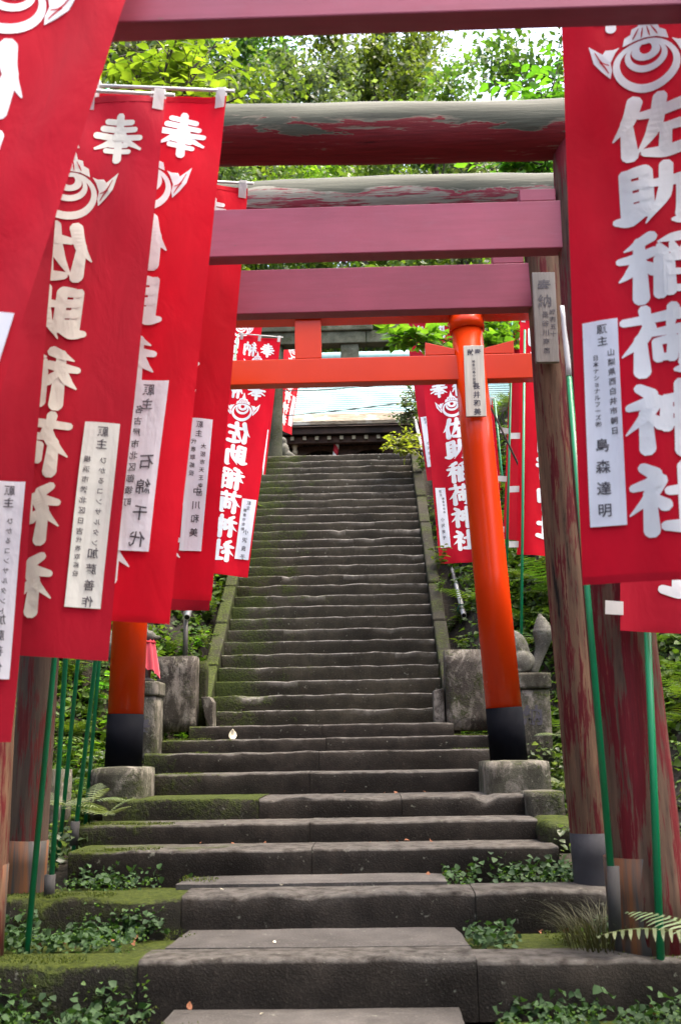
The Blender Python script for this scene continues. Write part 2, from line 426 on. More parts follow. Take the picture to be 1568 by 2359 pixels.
# ------------------------------------------------------------------ stone steps
def step_block(name, x0, x1, y0, y1, z0, z1, mat, parent, rough=.012, rnd=.022, seed=0, nx=None):
    """a stone laid across the stairs: rounded, worn front edge; slightly uneven faces"""
    n = nx or max(4, int((x1 - x0) / .11)); prof = []
    r = rnd
    prof = [(y0, z0), (y0, z0 + (z1 - z0) * .5), (y0, z1 - r * 1.1), (y0 + r * .3, z1 - r * .32), (y0 + r * 1.1, z1), (y0 + (y1 - y0) * .6, z1 + .002), (y1, z1 - .002), (y1, z0)]
    V = []; k = len(prof)
    for i in range(n + 1):
        t = i / n; x = x0 + (x1 - x0) * t
        edge = 1.0 if i in (0, n) else 0.0
        d1 = rough * (mnoise.noise(Vector((x * 4.3, seed * 3.7, 1.0))) + .8 * mnoise.noise(Vector((x * 11, seed * 5.1, 4.0))))
        d2 = rough * (mnoise.noise(Vector((x * 5.1, seed * 2.9, 7.0))) + .7 * mnoise.noise(Vector((x * 13, seed * 1.9, 2.0))))
        chip = max(0, mnoise.noise(Vector((x * 6.5, seed * 9.3, 12.0))) - .32) * 1.6 * rough * 3
        for j, (y, z) in enumerate(prof):
            yy, zz = y, z
            if j in (1,): yy += d1 * .7
            if j == 2: yy += d1 - chip * -.4; zz += d2 * .6 - chip
            if j == 3: yy += d1 + chip * .8; zz += d2 - chip
            if j == 4: yy += chip; zz += d2 - chip * .6
            if j == 5: zz += d2 * .5
            ex = (.0004 if j in (2, 3, 4) else 0.0) * edge * (1 if i == 0 else -1)
            zz -= .0006 * edge if j in (3, 4) else 0
            V.append((x + ex, yy, zz))
    Fs = []
    for i in range(n):
        for j in range(k):
            a, b_ = i * k + j, i * k + (j + 1) % k
            Fs.append((a, a + k, b_ + k, b_))
    Fs.append(tuple(range(k))); Fs.append(tuple(range(n * k + k - 1, n * k - 1, -1)))
    o = part(name, V, Fs, mat, parent, True)
    o.data.set_sharp_from_angle(angle=math.radians(62))
    return o

stairs = empty('stone_staircase', (0, 10.2, EYE + .2), kind='structure')
RISE, RUN, Y1, Z1 = .154, .212, 10.185, .245 + EYE
for i in range(1, 29):
    y = Y1 + RUN * i + random.uniform(-.012, .012); zt = Z1 + RISE * i
    cuts = [-1.13]
    k = random.choice((3, 4, 4, 5))
    inner = sorted((j + random.uniform(-.22, .22)) / k * 2.26 - 1.13 for j in range(1, k))
    cuts += inner + [1.13]
    depth = RUN + .10 if i < 28 else .75
    for a, b_ in zip(cuts, cuts[1:]):
        dz = random.uniform(-.0012, .0012); dy = random.uniform(-.0015, .0015)
        step_block('step_stone', a + .0004, b_ - .0004, y + dy, y + depth, zt - RISE - .04, zt + dz, 'step_stone', stairs, .013, .011, i * 1.37)
low = empty('approach_steps', (0, 7, EYE - .8), kind='structure')
def row(Y, z, bot, xs, mat='low_stone', depth=.32, rough=.009, rnd=.014, seed=0, dzs=None, slope=0.0):
    for q, (a, b_) in enumerate(zip(xs, xs[1:])):
        mt = mat[q] if isinstance(mat, (list, tuple)) else mat
        dz = dzs[q] if dzs else random.uniform(-.004, .004)
        step_block('step_stone', a + .0016, b_ - .0016, Y + random.uniform(-.006, .006), Y + depth, bot + EYE - .06, z + EYE + dz, mt, low, rough * 1.5, rnd, seed, nx=max(6, int((b_ - a) / .09)))
row(9.9, .245, .137, (-1.24, -.02, 1.18), depth=.62, rough=.005, rnd=.014, seed=31)
row(9.5, .124, .005, (-1.50, .03, 1.46), depth=.5, rough=.006, seed=33)
row(9.0, .005, -.15, (-1.46, -.01, 1.42), depth=.6, rough=.007, seed=35)
row(8.3, -.152, -.31, (-1.24, -.05, 1.23), depth=.8, rough=.007, seed=37)
row(7.5, -.305, -.44, (-1.42, -.35, .62, 1.48), depth=.9, rough=.020, rnd=.02, seed=39, mat=['mossy_stone', 'low_stone', 'low_stone'])
row(7.0, -.44, -.56, (-1.46, .02, 1.46), depth=.6, rough=.006, seed=41)
row(6.5, -.557, -.71, (-1.37, .06, 1.50), depth=.6, rough=.007, seed=43)
row(5.8, -.715, -.885, (-2.3, -1.5, -.58, .94, 1.85), depth=.34, rough=.016, rnd=.022, seed=45, mat=['mossy_stone', 'mossy_stone', 'low_stone', 'low_stone'], dzs=[-.015, -.01, 0, .004])
row(4.96, -.885, -1.085, (-2.4, -1.5, -.62, .86, 1.9, 2.6), depth=.30, rough=.010, rnd=.020, seed=47, mat=['mossy_stone', 'mossy_stone', 'low_stone', 'low_stone', 'mossy_stone'], dzs=[-.02, -.012, 0, -.014, -.02])
row(3.75, -1.085, -1.28, (-2.2, -.9, .75, 2.2), depth=.30, rough=.010, rnd=.03, seed=49, mat=['mossy_stone', 'low_stone', 'mossy_stone'])
row(3.0, -1.28, -1.45, (-2.0, 0, 2.0), depth=.8, seed=51)
row(2.4, -1.44, -1.62, (-2.0, .2, 2.0), depth=.8, seed=53)
# paving slabs on the broad treads
def slab(x0, x1, y0, y1, z, mat='slab', seed=0, skew=0.0):
    n = 9; V = []; top = []
    for j in range(n):
        for i in range(n):
            u, v = i / (n - 1), j / (n - 1)
            x = x0 + (x1 - x0) * u + skew * (v) * (1 if u > .5 else -1) * -1; y = y0 + (y1 - y0) * v
            e = min(u, 1 - u, v, 1 - v)
            V.append((x + .012 * hazard(x, y, 5, seed) * (e == 0), y + .012 * hazard(x, y, 5, seed + 4) * (e == 0), z + .004 * hazard(x, y, 3, seed) - (.010 if e == 0 else 0)))
    Fs = [(j * n + i, j * n + i + 1, (j + 1) * n + i + 1, (j + 1) * n + i) for j in range(n - 1) for i in range(n - 1)]
    rim = [i for i in range(n)] + [j * n + n - 1 for j in range(1, n)] + [(n - 1) * n + i for i in range(n - 2, -1, -1)] + [j * n for j in range(n - 2, 0, -1)]
    b0 = len(V)
    for q in rim: V.append((V[q][0], V[q][1], z - .09))
    for a in range(len(rim)):
        b_ = (a + 1) % len(rim); Fs.append((rim[a], b0 + a, b0 + b_, rim[b_]))
    part('paving_slab', V, Fs, mat, low)
slab(-.66, .82, 6.12, 6.52, -.690 + EYE, seed=1)
slab(-.56, .86, 5.275, 5.80, -.876 + EYE, seed=2, skew=.03)
slab(-.48, .79, 4.06, 4.95, -1.072 + EYE, seed=3, skew=.02)
for (xa, xb, ya, yb, zz) in ((-2.35, -.575, 5.255, 5.81, -.925), (-2.2, -.67, 6.13, 6.52, -.755), (.83, 1.85, 6.13, 6.52, -.755), (.875, 2.4, 5.255, 5.81, -.93)): slab(xa, xb, ya, yb, zz + EYE, 'mossy_stone', int(xa * 10))
slab(.95, 1.72, 5.30, 5.75, -.905 + EYE, 'mossy_stone', 4)
slab(.92, 2.1, 4.1, 4.9, -1.12 + EYE, 'mossy_stone', 5)
slab(-2.2, -.7, 4.1, 4.9, -1.13 + EYE, 'mossy_stone', 6)

# sloping stone curbs beside the flight
for sx, nm in ((-1, 'curb_left'), (1, 'curb_right')):
    cr = empty('stair_curb', (sx * 1.25, 10.3, EYE + .3), label='mossy sloping stone curb beside the stair flight, ' + ('on the steel pipe with open end side' if sx < 0 else 'under the long steel handrail'), cat='curb')
    segs = 8
    for q in range(segs):
        t0, t1 = q / segs, (q + 1) / segs - .004
        ya, yb = 10.30 + 5.75 * t0, 10.30 + 5.75 * t1
        za, zb = Z1 + (ya - Y1) / RUN * RISE, Z1 + (yb - Y1) / RUN * RISE
        w = .14; x0, x1 = (1.135, 1.135 + w); h = .05 + random.uniform(-.015, .015)
        V = []
        for (y, z) in ((ya, za), (yb, zb)):
            for (xx, zz) in ((x0, -.45), (x1, -.45), (x1, h), (x0, h)): V.append((sx * xx + random.uniform(-.006, .006), y, z + zz))
        Fs = [(0, 1, 2, 3), (7, 6, 5, 4), (0, 4, 5, 1), (1, 5, 6, 2), (2, 6, 7, 3), (3, 7, 4, 0)]
        if sx < 0: Fs = [f[::-1] for f in Fs]
        add_bevel(part('curb_stone', V, Fs, 'curb_stone' if sx < 0 else 'curb_grey', cr), .018, 2)

# ------------------------------------------------------------------ lettering
CH = {
'社': [([(20, 96), (36, 85)], [11, 15]), ([(6, 68), (28, 72), (44, 77)], [9, 14, 12]), ([(42, 77), (28, 54), (0, 28)], [15, 14, 2]), ([(27, 58), (28, 4)], [13, 17]), ([(32, 52), (47, 40)], [9, 15]),
      ([(52, 60), (95, 66)], [10, 14]), ([(73, 96), (73, 14)], [15, 16]), ([(46, 10), (72, 10), (100, 16)], [11, 16, 13])],
'神': [([(20, 96), (36, 85)], [11, 15]), ([(6, 68), (28, 72), (44, 77)], [9, 14, 12]), ([(42, 77), (28, 54), (0, 28)], [15, 14, 2]), ([(27, 58), (28, 4)], [13, 17]), ([(32, 52), (47, 40)], [9, 15]),
      ([(55, 78), (53, 36)], [12, 14]), ([(55, 78), (94, 83)], [10, 13]), ([(94, 83), (91, 38)], [14, 14]), ([(55, 60), (92, 62)], [8, 8]), ([(54, 42), (92, 44)], [9, 10]), ([(74, 100), (73, 0)], [14, 17])],
'荷': [([(4, 82), (50, 86), (98, 90)], [10, 12, 15]), ([(32, 100), (35, 72)], [13, 10]), ([(70, 100), (65, 72)], [13, 9]), ([(38, 72), (25, 50), (0, 28)], [15, 14, 2]), ([(25, 54), (26, 2)], [13, 18]),
      ([(38, 62), (100, 67)], [9, 14]), ([(84, 64), (82, 10), (66, 2)], [15, 16, 4]), ([(46, 48), (48, 22)], [10, 12]), ([(46, 48), (68, 51)], [9, 11]), ([(68, 51), (65, 22)], [12, 12]), ([(48, 23), (65, 24)], [9, 9])],
'稲': [([(46, 98), (30, 90), (8, 80)], [14, 13, 2]), ([(2, 64), (26, 67), (50, 73)], [9, 13, 12]), ([(29, 92), (29, 0)], [12, 18]), ([(26, 62), (16, 44), (0, 30)], [13, 12, 2]), ([(33, 56), (48, 43)], [9, 15]),
      ([(95, 98), (74, 93), (54, 87)], [13, 11, 3]), ([(56, 81), (62, 70)], [7, 12]), ([(73, 83), (76, 72)], [7, 12]), ([(95, 85), (86, 72)], [12, 7]),
      ([(56, 60), (55, 4)], [13, 15]), ([(68, 60), (95, 63)], [10, 12]), ([(95, 63), (93, 4)], [14, 15]), ([(68, 60), (68, 6)], [12, 13]), ([(68, 36), (93, 37)], [8, 8]), ([(68, 10), (93, 10)], [9, 9])],
'助': [([(14, 90), (16, 22)], [13, 15]), ([(14, 88), (28, 91), (43, 95)], [11, 14, 13]), ([(43, 93), (43, 24)], [15, 16]), ([(16, 69), (42, 71)], [12, 12]), ([(16, 49), (42, 51)], [12, 12]), ([(18, 31), (42, 33)], [12, 12]), ([(0, 14), (20, 14), (54, 32)], [9, 17, 7]),
      ([(50, 70), (94, 76)], [10, 15]), ([(93, 76), (89, 14), (74, 6)], [15, 16, 4]), ([(71, 100), (66, 50), (40, 4)], [15, 15, 2])],
'佐': [([(33, 98), (22, 62), (0, 32)], [17, 15, 2]), ([(20, 62), (23, 4)], [13, 19]), ([(38, 72), (66, 76), (100, 83)], [10, 14, 15]), ([(68, 100), (58, 50), (32, 4)], [16, 16, 2]), ([(56, 46), (94, 50)], [9, 13]), ([(74, 48), (71, 12)], [13, 14]), ([(44, 7), (70, 7), (100, 13)], [11, 16, 14])],
'奉': [([(24, 84), (78, 90)], [11, 12]), ([(16, 67), (86, 74)], [11, 13]), ([(4, 48), (98, 57)], [11, 14]), ([(51, 100), (50, 52)], [15, 14]), ([(46, 64), (32, 42), (0, 22)], [14, 13, 5]), ([(55, 64), (70, 42), (100, 24)], [10, 14, 5]), ([(32, 33), (70, 37)], [10, 11]), ([(26, 18), (76, 23)], [10, 11]), ([(51, 46), (50, 0)], [14, 17])],
'納': [([(28, 100), (12, 80)], [12, 9]), ([(12, 80), (30, 72)], [9, 10]), ([(38, 86), (10, 58)], [12, 9]), ([(8, 57), (44, 61)], [10, 12]), ([(26, 60), (27, 0)], [14, 16]), ([(14, 44), (2, 22)], [11, 5]), ([(37, 47), (46, 29)], [7, 13]),
      ([(54, 76), (54, 2)], [13, 15]), ([(54, 76), (96, 82)], [11, 13]), ([(95, 82), (92, 8), (82, 2)], [14, 15, 4]), ([(75, 100), (72, 60), (60, 28)], [13, 12, 3]), ([(75, 58), (89, 33)], [8, 13])],
}
def catmull(P, n=5):
    P = [np.array(p, float) for p in P]
    if len(P) == 2: return [P[0] + (P[1] - P[0]) * t for t in np.linspace(0, 1, 4)]
    Q = [2 * P[0] - P[1]] + P + [2 * P[-1] - P[-2]]; out = []
    for i in range(1, len(Q) - 2):
        for t in np.linspace(0, 1, n, endpoint=False):
            a, b_, c, d = Q[i - 1], Q[i], Q[i + 1], Q[i + 2]
            out.append(.5 * ((2 * b_) + (c - a) * t + (2 * a - 5 * b_ + 4 * c - d) * t * t + (3 * b_ - a - 3 * c + d) * t ** 3))
    out.append(P[-1]); return out
def stroke_poly(pts, ws):
    """brush stroke as a strip of quads in 2D, blunt rounded start, tapered or rounded end"""
    C_ = catmull(pts); n = len(C_)
    L = np.interp(np.linspace(0, 1, n), np.linspace(0, 1, len(ws)), ws)
    V = []; Fs = []
    rows = []
    for i, c in enumerate(C_):
        t = C_[min(i + 1, n - 1)] - C_[max(i - 1, 0)]; t = t / (np.linalg.norm(t) + 1e-9); nn = np.array([-t[1], t[0]])
        if i == 0:
            rows.append((c - t * L[0] * .42, nn, L[0] * .22)); rows.append((c - t * L[0] * .16, nn, L[0] * .45))
        rows.append((c, nn, L[i] * .5))
        if i == n - 1 and L[-1] > 5.5:
            rows.append((c + t * L[-1] * .22, nn, L[-1] * .42)); rows.append((c + t * L[-1] * .42, nn, L[-1] * .2))
    for c, nn, h in rows: V += [c + nn * h, c - nn * h]
    for i in range(len(rows) - 1): Fs.append((2 * i, 2 * i + 1, 2 * i + 3, 2 * i + 2))
    return V, Fs
def flat_char(ch, cx, cy, w, h, fat=1.4):
    """list of (V2d, F) strokes placed in banner units"""
    out = []
    for pts, ws in CH[ch]:
        V, Fs = stroke_poly(pts, [w_ * (fat if w_ > 5 else 1) for w_ in ws])
        out.append(([np.array([cx + (v[0] - 50) / 100 * w, cy + (v[1] - 50) / 100 * h]) for v in V], Fs))
    return out
def ell(cx, cy, rx, ry, n=36, a0=0, a1=2 * math.pi):
    return [np.array([cx + rx * math.cos(a), cy + ry * math.sin(a)]) for a in np.linspace(a0, a1, n)]
def strip2(A, B):
    n = len(A); return A + B, [(i, i + 1, n + i + 1, n + i) for i in range(n - 1)]
def emblem(cx, cy):
    o = []; red = []
    for (c1, rx1, ry1), (c2, rx2, ry2) in (((0, .437, .387), (.035, .346, .295)), ((.137, .278, .223), (.177, .205, .163)), ((.213, .187, .132), (.255, .082, .078))):
        o.append(strip2(ell(cx, cy + c1, rx1, ry1), ell(cx, cy + c2, rx2, ry2)))
    # the rings touch at the top
    o.append(strip2(ell(cx, cy + .335, .12, .02, 12), ell(cx, cy + .335, .001, .001, 12)))
    fl = [(-.74, .40), (-.68, .12), (-.58, -.02), (-.47, -.14), (-.445, -.02), (-.46, .10), (-.40, .24), (-.34, .33), (-.42, .30), (-.52, .30), (-.56, .24)]
    for s in (-1, 1):
        P = [np.array([cx - s * x * -1 if False else cx + s * -x * -1, cy + y]) for x, y in fl]
        P = [np.array([cx + s * x, cy + y]) for x, y in fl]
        o.append((P, [tuple(range(len(P)))]))
        for a, b_, c in (((-.66, .28), (-.58, .12), (-.48, .06)), ((-.60, .12), (-.54, .04), (-.49, -.06))):
            V, Fs = stroke_poly([(cx + s * a[0], cy + a[1]), (cx + s * b_[0], cy + b_[1]), (cx + s * c[0], cy + c[1])], [.012, .022, .012])
            red.append((V, Fs))
    top = [(-.30, .33), (-.27, .46), (-.19, .50), (-.17, .58), (-.09, .60), (0, .88), (.07, .62), (.16, .59), (.19, .50), (.27, .46), (.30, .33), (.15, .39), (0, .41), (-.15, .39)]
    o.append(([np.array([cx + x, cy + y]) for x, y in top], [tuple(range(len(top)))]))
    for x in (-.16, -.05, .06, .16):
        V, Fs = stroke_poly([(cx + x, cy + .42), (cx + x * .8, cy + .48), (cx + x * .5, cy + .56)], [.012, .022, .01]); red.append((V, Fs))
    return o, red

_fc = bpy.data.curves.new('letter', 'FONT'); _fo = bpy.data.objects.new('letter', _fc); COL.objects.link(_fo)
_glyph = {}
def glyph(ch, weight=.0):
    k = (ch, weight)
    if k not in _glyph:
        _fc.body = ch; _fc.offset = weight; _fc.resolution_u = 2
        dg = bpy.context.evaluated_depsgraph_get(); dg.update()
        me = bpy.data.meshes.new_from_object(_fo.evaluated_get(dg))
        V = np.array([v.co[:2] for v in me.vertices]) if len(me.vertices) else np.zeros((0, 2))
        _glyph[k] = (V, [tuple(p.vertices) for p in me.polygons]); bpy.data.meshes.remove(me)
    return _glyph[k]
def small_text(s, cx, top, size, pitch=None, weight=.012, widen=1.0):
    """a column of small characters in banner units"""
    out = []; y = top; pitch = pitch or size * 1.12
    for ch in s:
        if ch != ' ':
            V, Fs = glyph(ch, weight)
            if len(V):
                c = (V.min(0) + V.max(0)) / 2
                W = [np.array([cx + (v[0] - .5) * size * widen, y - size * .5 + (v[1] - .38) * size]) for v in V]
                out.append((W, Fs))
        y -= pitch
    return out

# ------------------------------------------------------------------ banners
PU = .282                                    # one character pitch in metres
BW, BH = 2.3, 8.7                            # banner width and height in pitches
BAN = dict(mirror=False)
def solve_Y(br, slope, p, vref):
    top = (br[0] - slope * vref * p, br[1] - vref * p); lo, hi = 1.5, 60
    for _ in range(40):
        Y = (lo + hi) / 2
        if np.linalg.norm(atY(br[0], br[1], Y) - atY(top[0], top[1], Y)) < vref * PU: lo = Y
        else: hi = Y
    return Y, top
def banner(label, edge_px, slope, p, mirror, cloth='red_cloth', prnt='white_print', lab='label_white', cols=None, yaw=0.0, Y=None, amp=.017, seed=1,
           pole=None, pole_y=None, pole_r=.0145, group=None, lab_u=(.10, .55), lab_v=(.71, 3.4), tabs=True, top_arm=True, fold=0.0, wid=BW, side_tabs=False, vref=7.98, text_u=1.16):
    Ys, top = solve_Y(edge_px, slope, p, vref); Y = Y or Ys
    A = atY(edge_px[0], edge_px[1], Y); B = atY(top[0], top[1], Y)
    T = (B - A) / np.linalg.norm(B - A)
    sgn = -1 if mirror else 1
    Uax = np.array([T[2], 0, -T[0]]) * sgn
    cy_, sy_ = math.cos(yaw), math.sin(yaw)
    Uax = np.array([Uax[0] * cy_, Uax[0] * 0 + sy_ * -1, Uax[2]]); Uax /= np.linalg.norm(Uax)
    Nn = np.cross(Uax, T) * (sgn); Nn /= np.linalg.norm(Nn)
    if Nn[1] > 0: Nn = -Nn
    ph = seed * 1.7
    def P(u, v, off=0.0):
        w = amp * (math.sin(u * 2.6 + ph + v * .22) * (.55 + .45 * (1 - v / BH)) + .6 * math.sin(u * 5.1 - v * .5 + ph * 2) * (.3 + .7 * abs(v - 5) / 5) + .5 * math.sin(v * 1.1 + ph))
        w += fold * math.exp(-((u - 1.7) / .25) ** 2)
        w += .012 * math.sin((u + (BH - v) * .9) * 4.2 + ph) * math.exp(-(BH - v) * .9) + .006 * math.sin(u * 7 + v * 1.7 + ph)
        return A + T * (v * PU) + Uax * (u * PU) + Nn * (w + off)
    base = np.array([A[0], A[1], A[2]]) + Uax * (wid * PU)
    gz = ground_z(base[0], base[1])
    root = empty('banner', (base[0], base[1], gz), label, 'banner', group)
    nu, nv = 14, 40
    V = [P(wid * i / nu, BH * j / nv) for j in range(nv + 1) for i in range(nu + 1)]
    I = (np.arange(nv)[:, None] * (nu + 1) + np.arange(nu)[None, :]).ravel()
    Fs = np.stack([I, I + 1, I + nu + 2, I + nu + 1], 1)
    c = part('cloth', V, Fs, cloth, root, True)
    for va, vb in ((0.0, .10), (BH - .10, BH)):                        # stitched hems
        hv = [P(wid * i / nu, v_, sd2 * .0016) for sd2 in (1, -1) for v_ in (va, vb) for i in range(nu + 1)]
        hf = [(q * 2 * (nu + 1) + i, q * 2 * (nu + 1) + i + 1, q * 2 * (nu + 1) + nu + 2 + i, q * 2 * (nu + 1) + nu + 1 + i) for q in (0, 1) for i in range(nu)]
        part('hem', hv, hf, cloth, c, True)
    def put(name, shapes, mat, d, parent, dstep=.00012):
        Vv, Ff = [], []
        for side in (1, -1):
            for q, (V2, F2) in enumerate(shapes):
                b0 = len(Vv); off = side * (d + (q % 14) * dstep)
                for v in V2: Vv.append(P(min(max(v[0], .0), wid), v[1], off))
                for f in F2: Ff.append(tuple(b0 + k for k in (f if side > 0 else f[::-1])))
        return part(name, Vv, Ff, mat, parent)
    cx = text_u
    for ch, v in zip('社神荷稲助佐', (1.0, 2.02, 3.04, 4.06, 5.06, 6.06)): put('character', flat_char(ch, cx, v, .93, .86, 1.3), prnt, .0025, c)
    for ch, u in (('奉', .66), ('納', 1.62)): put('character', flat_char(ch, u, 7.98, .74, .74, 1.12), prnt, .0025, c)
    em, red = emblem(cx + .02, 6.98)
    e = put('emblem', em, prnt, .0025, c); tag(put('emblem_line', red, cloth, .0050, e), kind='stuff')
    u0, u1 = lab_u; v0, v1 = lab_v
    nl, nw = 24, 6
    ls = [([np.array([u0 + (u1 - u0) * i / nw, v0 + (v1 - v0) * j / nl]) for j in range(nl + 1) for i in range(nw + 1)], [(j * (nw + 1) + i, j * (nw + 1) + i + 1, (j + 1) * (nw + 1) + i + 1, (j + 1) * (nw + 1) + i) for j in range(nl) for i in range(nw)])]
    lb = put('name_strip', ls, lab, .0060, c)
    ts = []
    w = u1 - u0
    for (s, fx, fy, size, pitch) in (cols or []):
        ts += small_text(s, u0 + w * fx, v1 - (v1 - v0) * fy, size * w, pitch * w)
    if ts: tag(put('name_lettering', ts, 'ink', .0075, lb), kind='stuff')
    # white loops, cross rod and pole
    if tabs:
        for u in (.10, wid * .52, wid - .12):
            q = [P(u - .08, BH - .22, .004), P(u + .08, BH - .22, .004), P(u + .08, BH + .14, .02), P(u - .08, BH + .14, .02), P(u + .08, BH - .22, -.02), P(u - .08, BH - .22, -.02), P(u + .08, BH + .14, -.02), P(u - .08, BH + .14, -.02)]
            part('loop', q, [(0, 1, 2, 3), (3, 2, 6, 7), (7, 6, 4, 5)], 'tab_white', root)
    if side_tabs:
        for v in (.25, 2.2, 4.1, 6.2):
            q = [P(wid - .05, v, .006), P(wid + .28, v - .02, .022), P(wid + .28, v + .20, .022), P(wid - .05, v + .22, .006)]
            part('loop', q, [(0, 1, 2, 3)], 'tab_white', root)
    if top_arm:
        a, b_ = P(-.12, BH + .10), P(wid + .1, BH + .10)
        tube('cross_rod', a, b_, .008, .009, 'pole_white', root, 8)
    if pole is not None:
        (xt, yt), (xb, yb) = pole; Yp = pole_y or (Y + .035)
        a, b_ = atY(xt, yt, Yp), atY(xb, yb, Yp)
    else:
        a, b_ = P(wid + .12, BH + .1, -.03), P(wid + .12, 0, -.03)
    d = (b_ - a) / np.linalg.norm(b_ - a)
    gb = ground_z(b_[0], b_[1]) - .05
    if b_[2] > gb: b_ = b_ + d * ((gb - b_[2]) / d[2])
    tube('pole', a, b_, pole_r * .85, pole_r, 'green_pole', root, 10)
    return root

COLS1 = [('願主', .55, .02, .30, .36), ('山梨県西白井市朝日', .78, .15, .22, .285), ('日本ナショナルフーズ㈱', .34, .17, .17, .195), ('島森達明', .42, .58, .40, .62)]
COLS2 = [('願主', .45, .02, .32, .38), ('横浜市港北区日吉', .80, .19, .20, .30), ('ひかるコンサルタント', .36, .19, .20, .30), ('代表取締役', .80, .63, .16, .24), ('加藤善作', .38, .68, .32, .46)]
COLS3 = [('願主', .55, .02, .34, .42), ('名古屋市北区御領町', .76, .15, .24, .33), ('石綿千代', .36, .44, .44, .72)]
COLS4 = [('願主', .55, .02, .32, .42), ('大阪市天王寺区', .30, .19, .24, .36), ('代表取締役', .74, .16, .24, .36), ('中川和美', .42, .52, .40, .62)]
COLS5 = [('願主', .5, .03, .3, .36), ('鎌倉市佐助', .70, .16, .24, .34), ('小沢良子', .45, .50, .38, .60)]
GL = 'red banners on the pole-lined side with mirrored lettering'; GR = 'red banners on the fox statue side with readable lettering'
# banners whose backs face the path (lettering mirrored)
banner('strongly tilted red banner with mirrored lettering hanging before the foremost pink beam', (-171, 1455), -.317, 187, True, 'red_cloth', cols=COLS1, seed=1, group=GL, amp=.016, Y=2.93, text_u=1.28)
banner('red banner with mirrored lettering, low hem reaching deepest in front of the dark gate post', (25, 1710), -.083, 163, True, 'red_cloth_faded', lab='label_white', lab_v=(.8, 3.45), cols=COLS2, seed=2, group=GL)
banner('dull red banner with cream mirrored lettering and a cream name strip', (245, 1522), -.107, 150, True, 'red_cloth_faded', 'cream_print', 'label_cream', cols=COLS2, seed=3, group=GL, lab_u=(.16, .66), amp=.012, text_u=1.32)
banner('bright red banner half hidden behind the one with cream lettering, bluish white name strip', (393, 1440), -.107, 141, True, 'red_cloth_bright', cols=COLS3, seed=4, group=GL, lab_u=(.42, .98), lab_v=(1.05, 3.75), pole=((249, 200), (65, 2168)), pole_y=5.35, pole_r=.0145)
banner('red banner completely behind the bluish name strip one, its green pole in a socket', (380, 1330), -.09, 112, True, 'red_cloth', cols=COLS5, seed=5, group=GL, pole=((221, 430), (117, 2062)), pole_y=5.95, Y=5.5)
banner('vivid red banner with narrow white name strip beside the orange gate pillar', (486, 1383), -.089, 110, True, 'red_cloth_bright', cols=COLS4, seed=6, group=GL, lab_u=(.28, .72), lab_v=(.95, 3.6), pole=((348, 430), (176, 1905)), pole_y=7.0, amp=.02)
banner('red banner hidden behind the vivid one, pole ending behind a cylindrical stub', (440, 1340), -.09, 100, True, 'red_cloth', cols=COLS5, seed=7, group=GL, pole=((287, 430), (150, 1830)), pole_y=7.4, Y=6.5)
banner('dark edged red banner with thin cream name strip just before the orange gate', (484, 1408), -.058, 93, True, 'red_cloth_faded', 'white_print', 'label_cream', cols=COLS5, seed=8, group=GL, lab_u=(-.0, .20), lab_v=(.30, 1.75), pole=((300, 700), (215, 1690)), pole_y=7.9)
banner('faded red banner just behind the orange gate with a folded corner', (494, 1372), -.097, 47, True, 'red_cloth_faded', 'cream_print', cols=COLS5, seed=9, group=GL, fold=.05)
banner('red banner with white mirrored characters standing on the fern bank beside the stairs', (570, 1330), -.136, 53.3, True, 'red_cloth_bright', cols=COLS5, seed=10, group=GL, lab_u=(.06, .64), lab_v=(.72, 3.25))
banner('red banner by the upper stairs with its cross rod and two loops showing', (607, 1130), -.115, 40.2, True, 'red_cloth_bright', cols=COLS5, seed=11, group=GL, side_tabs=True)
banner('red banner behind the one with bare cross rod, its flame emblem above the orange beam', (575, 1039), -.1, 39, True, 'red_cloth_bright', cols=COLS5, seed=12, group=GL)
banner('small far red banner hanging before the shrine roof', (672, 1002), -.144, 25, True, 'red_cloth_bright', cols=COLS5, seed=13, group=GL, yaw=.9, amp=.03, wid=2.3)
# readable side
banner('large red banner with readable white lettering and long white name strip, before the wooden posts', (1338, 1345), .035, 168, False, 'red_cloth', cols=COLS1, seed=14, group=GR, yaw=.33, amp=.014, lab_u=(.13, .58), vref=6.06, text_u=1.08)
banner('red banner on a thick green pole behind the large readable one', (1760, 1470), .03, 150, True, 'red_cloth_faded', cols=COLS5, seed=15, group=GR, Y=4.88, pole=((1482, 1250), (1517, 2120)), pole_y=4.985, pole_r=.0185, side_tabs=True)
banner('red banner with readable lettering standing beside the handrail of the stairs', (1012, 1300), .09, 50.4, False, 'red_cloth', cols=COLS5, seed=16, group=GR)
banner('red banner highest on the handrail side with a pale name strip by its edge', (984, 1107), .141, 42, False, 'red_cloth_faded', cols=COLS5, seed=17, group=GR)
banner('red banner mostly hidden by the orange pillar on the handrail side', (1060, 1345), .09, 52, False, 'red_cloth_bright', 'cream_print', 'label_cream', cols=COLS5, seed=18, group=GR, Y=13.7)
banner('narrow looking red banner tied to the slimmer green pole between orange pillar and worn post', (1300, 1252), -.03, 56, True, 'red_cloth', cols=COLS5, seed=19, group=GR, pole=((1180, 700), (1160, 1560)), pole_y=10.95, side_tabs=True, Y=11.0)
banner('red banner tied to the longer green pole between orange pillar and worn post', (1346, 1285), .0, 60, True, 'red_cloth_bright', cols=COLS5, seed=20, group=GR, pole=((1208, 760), (1198, 1600)), pole_y=10.04, side_tabs=True, Y=10.1)

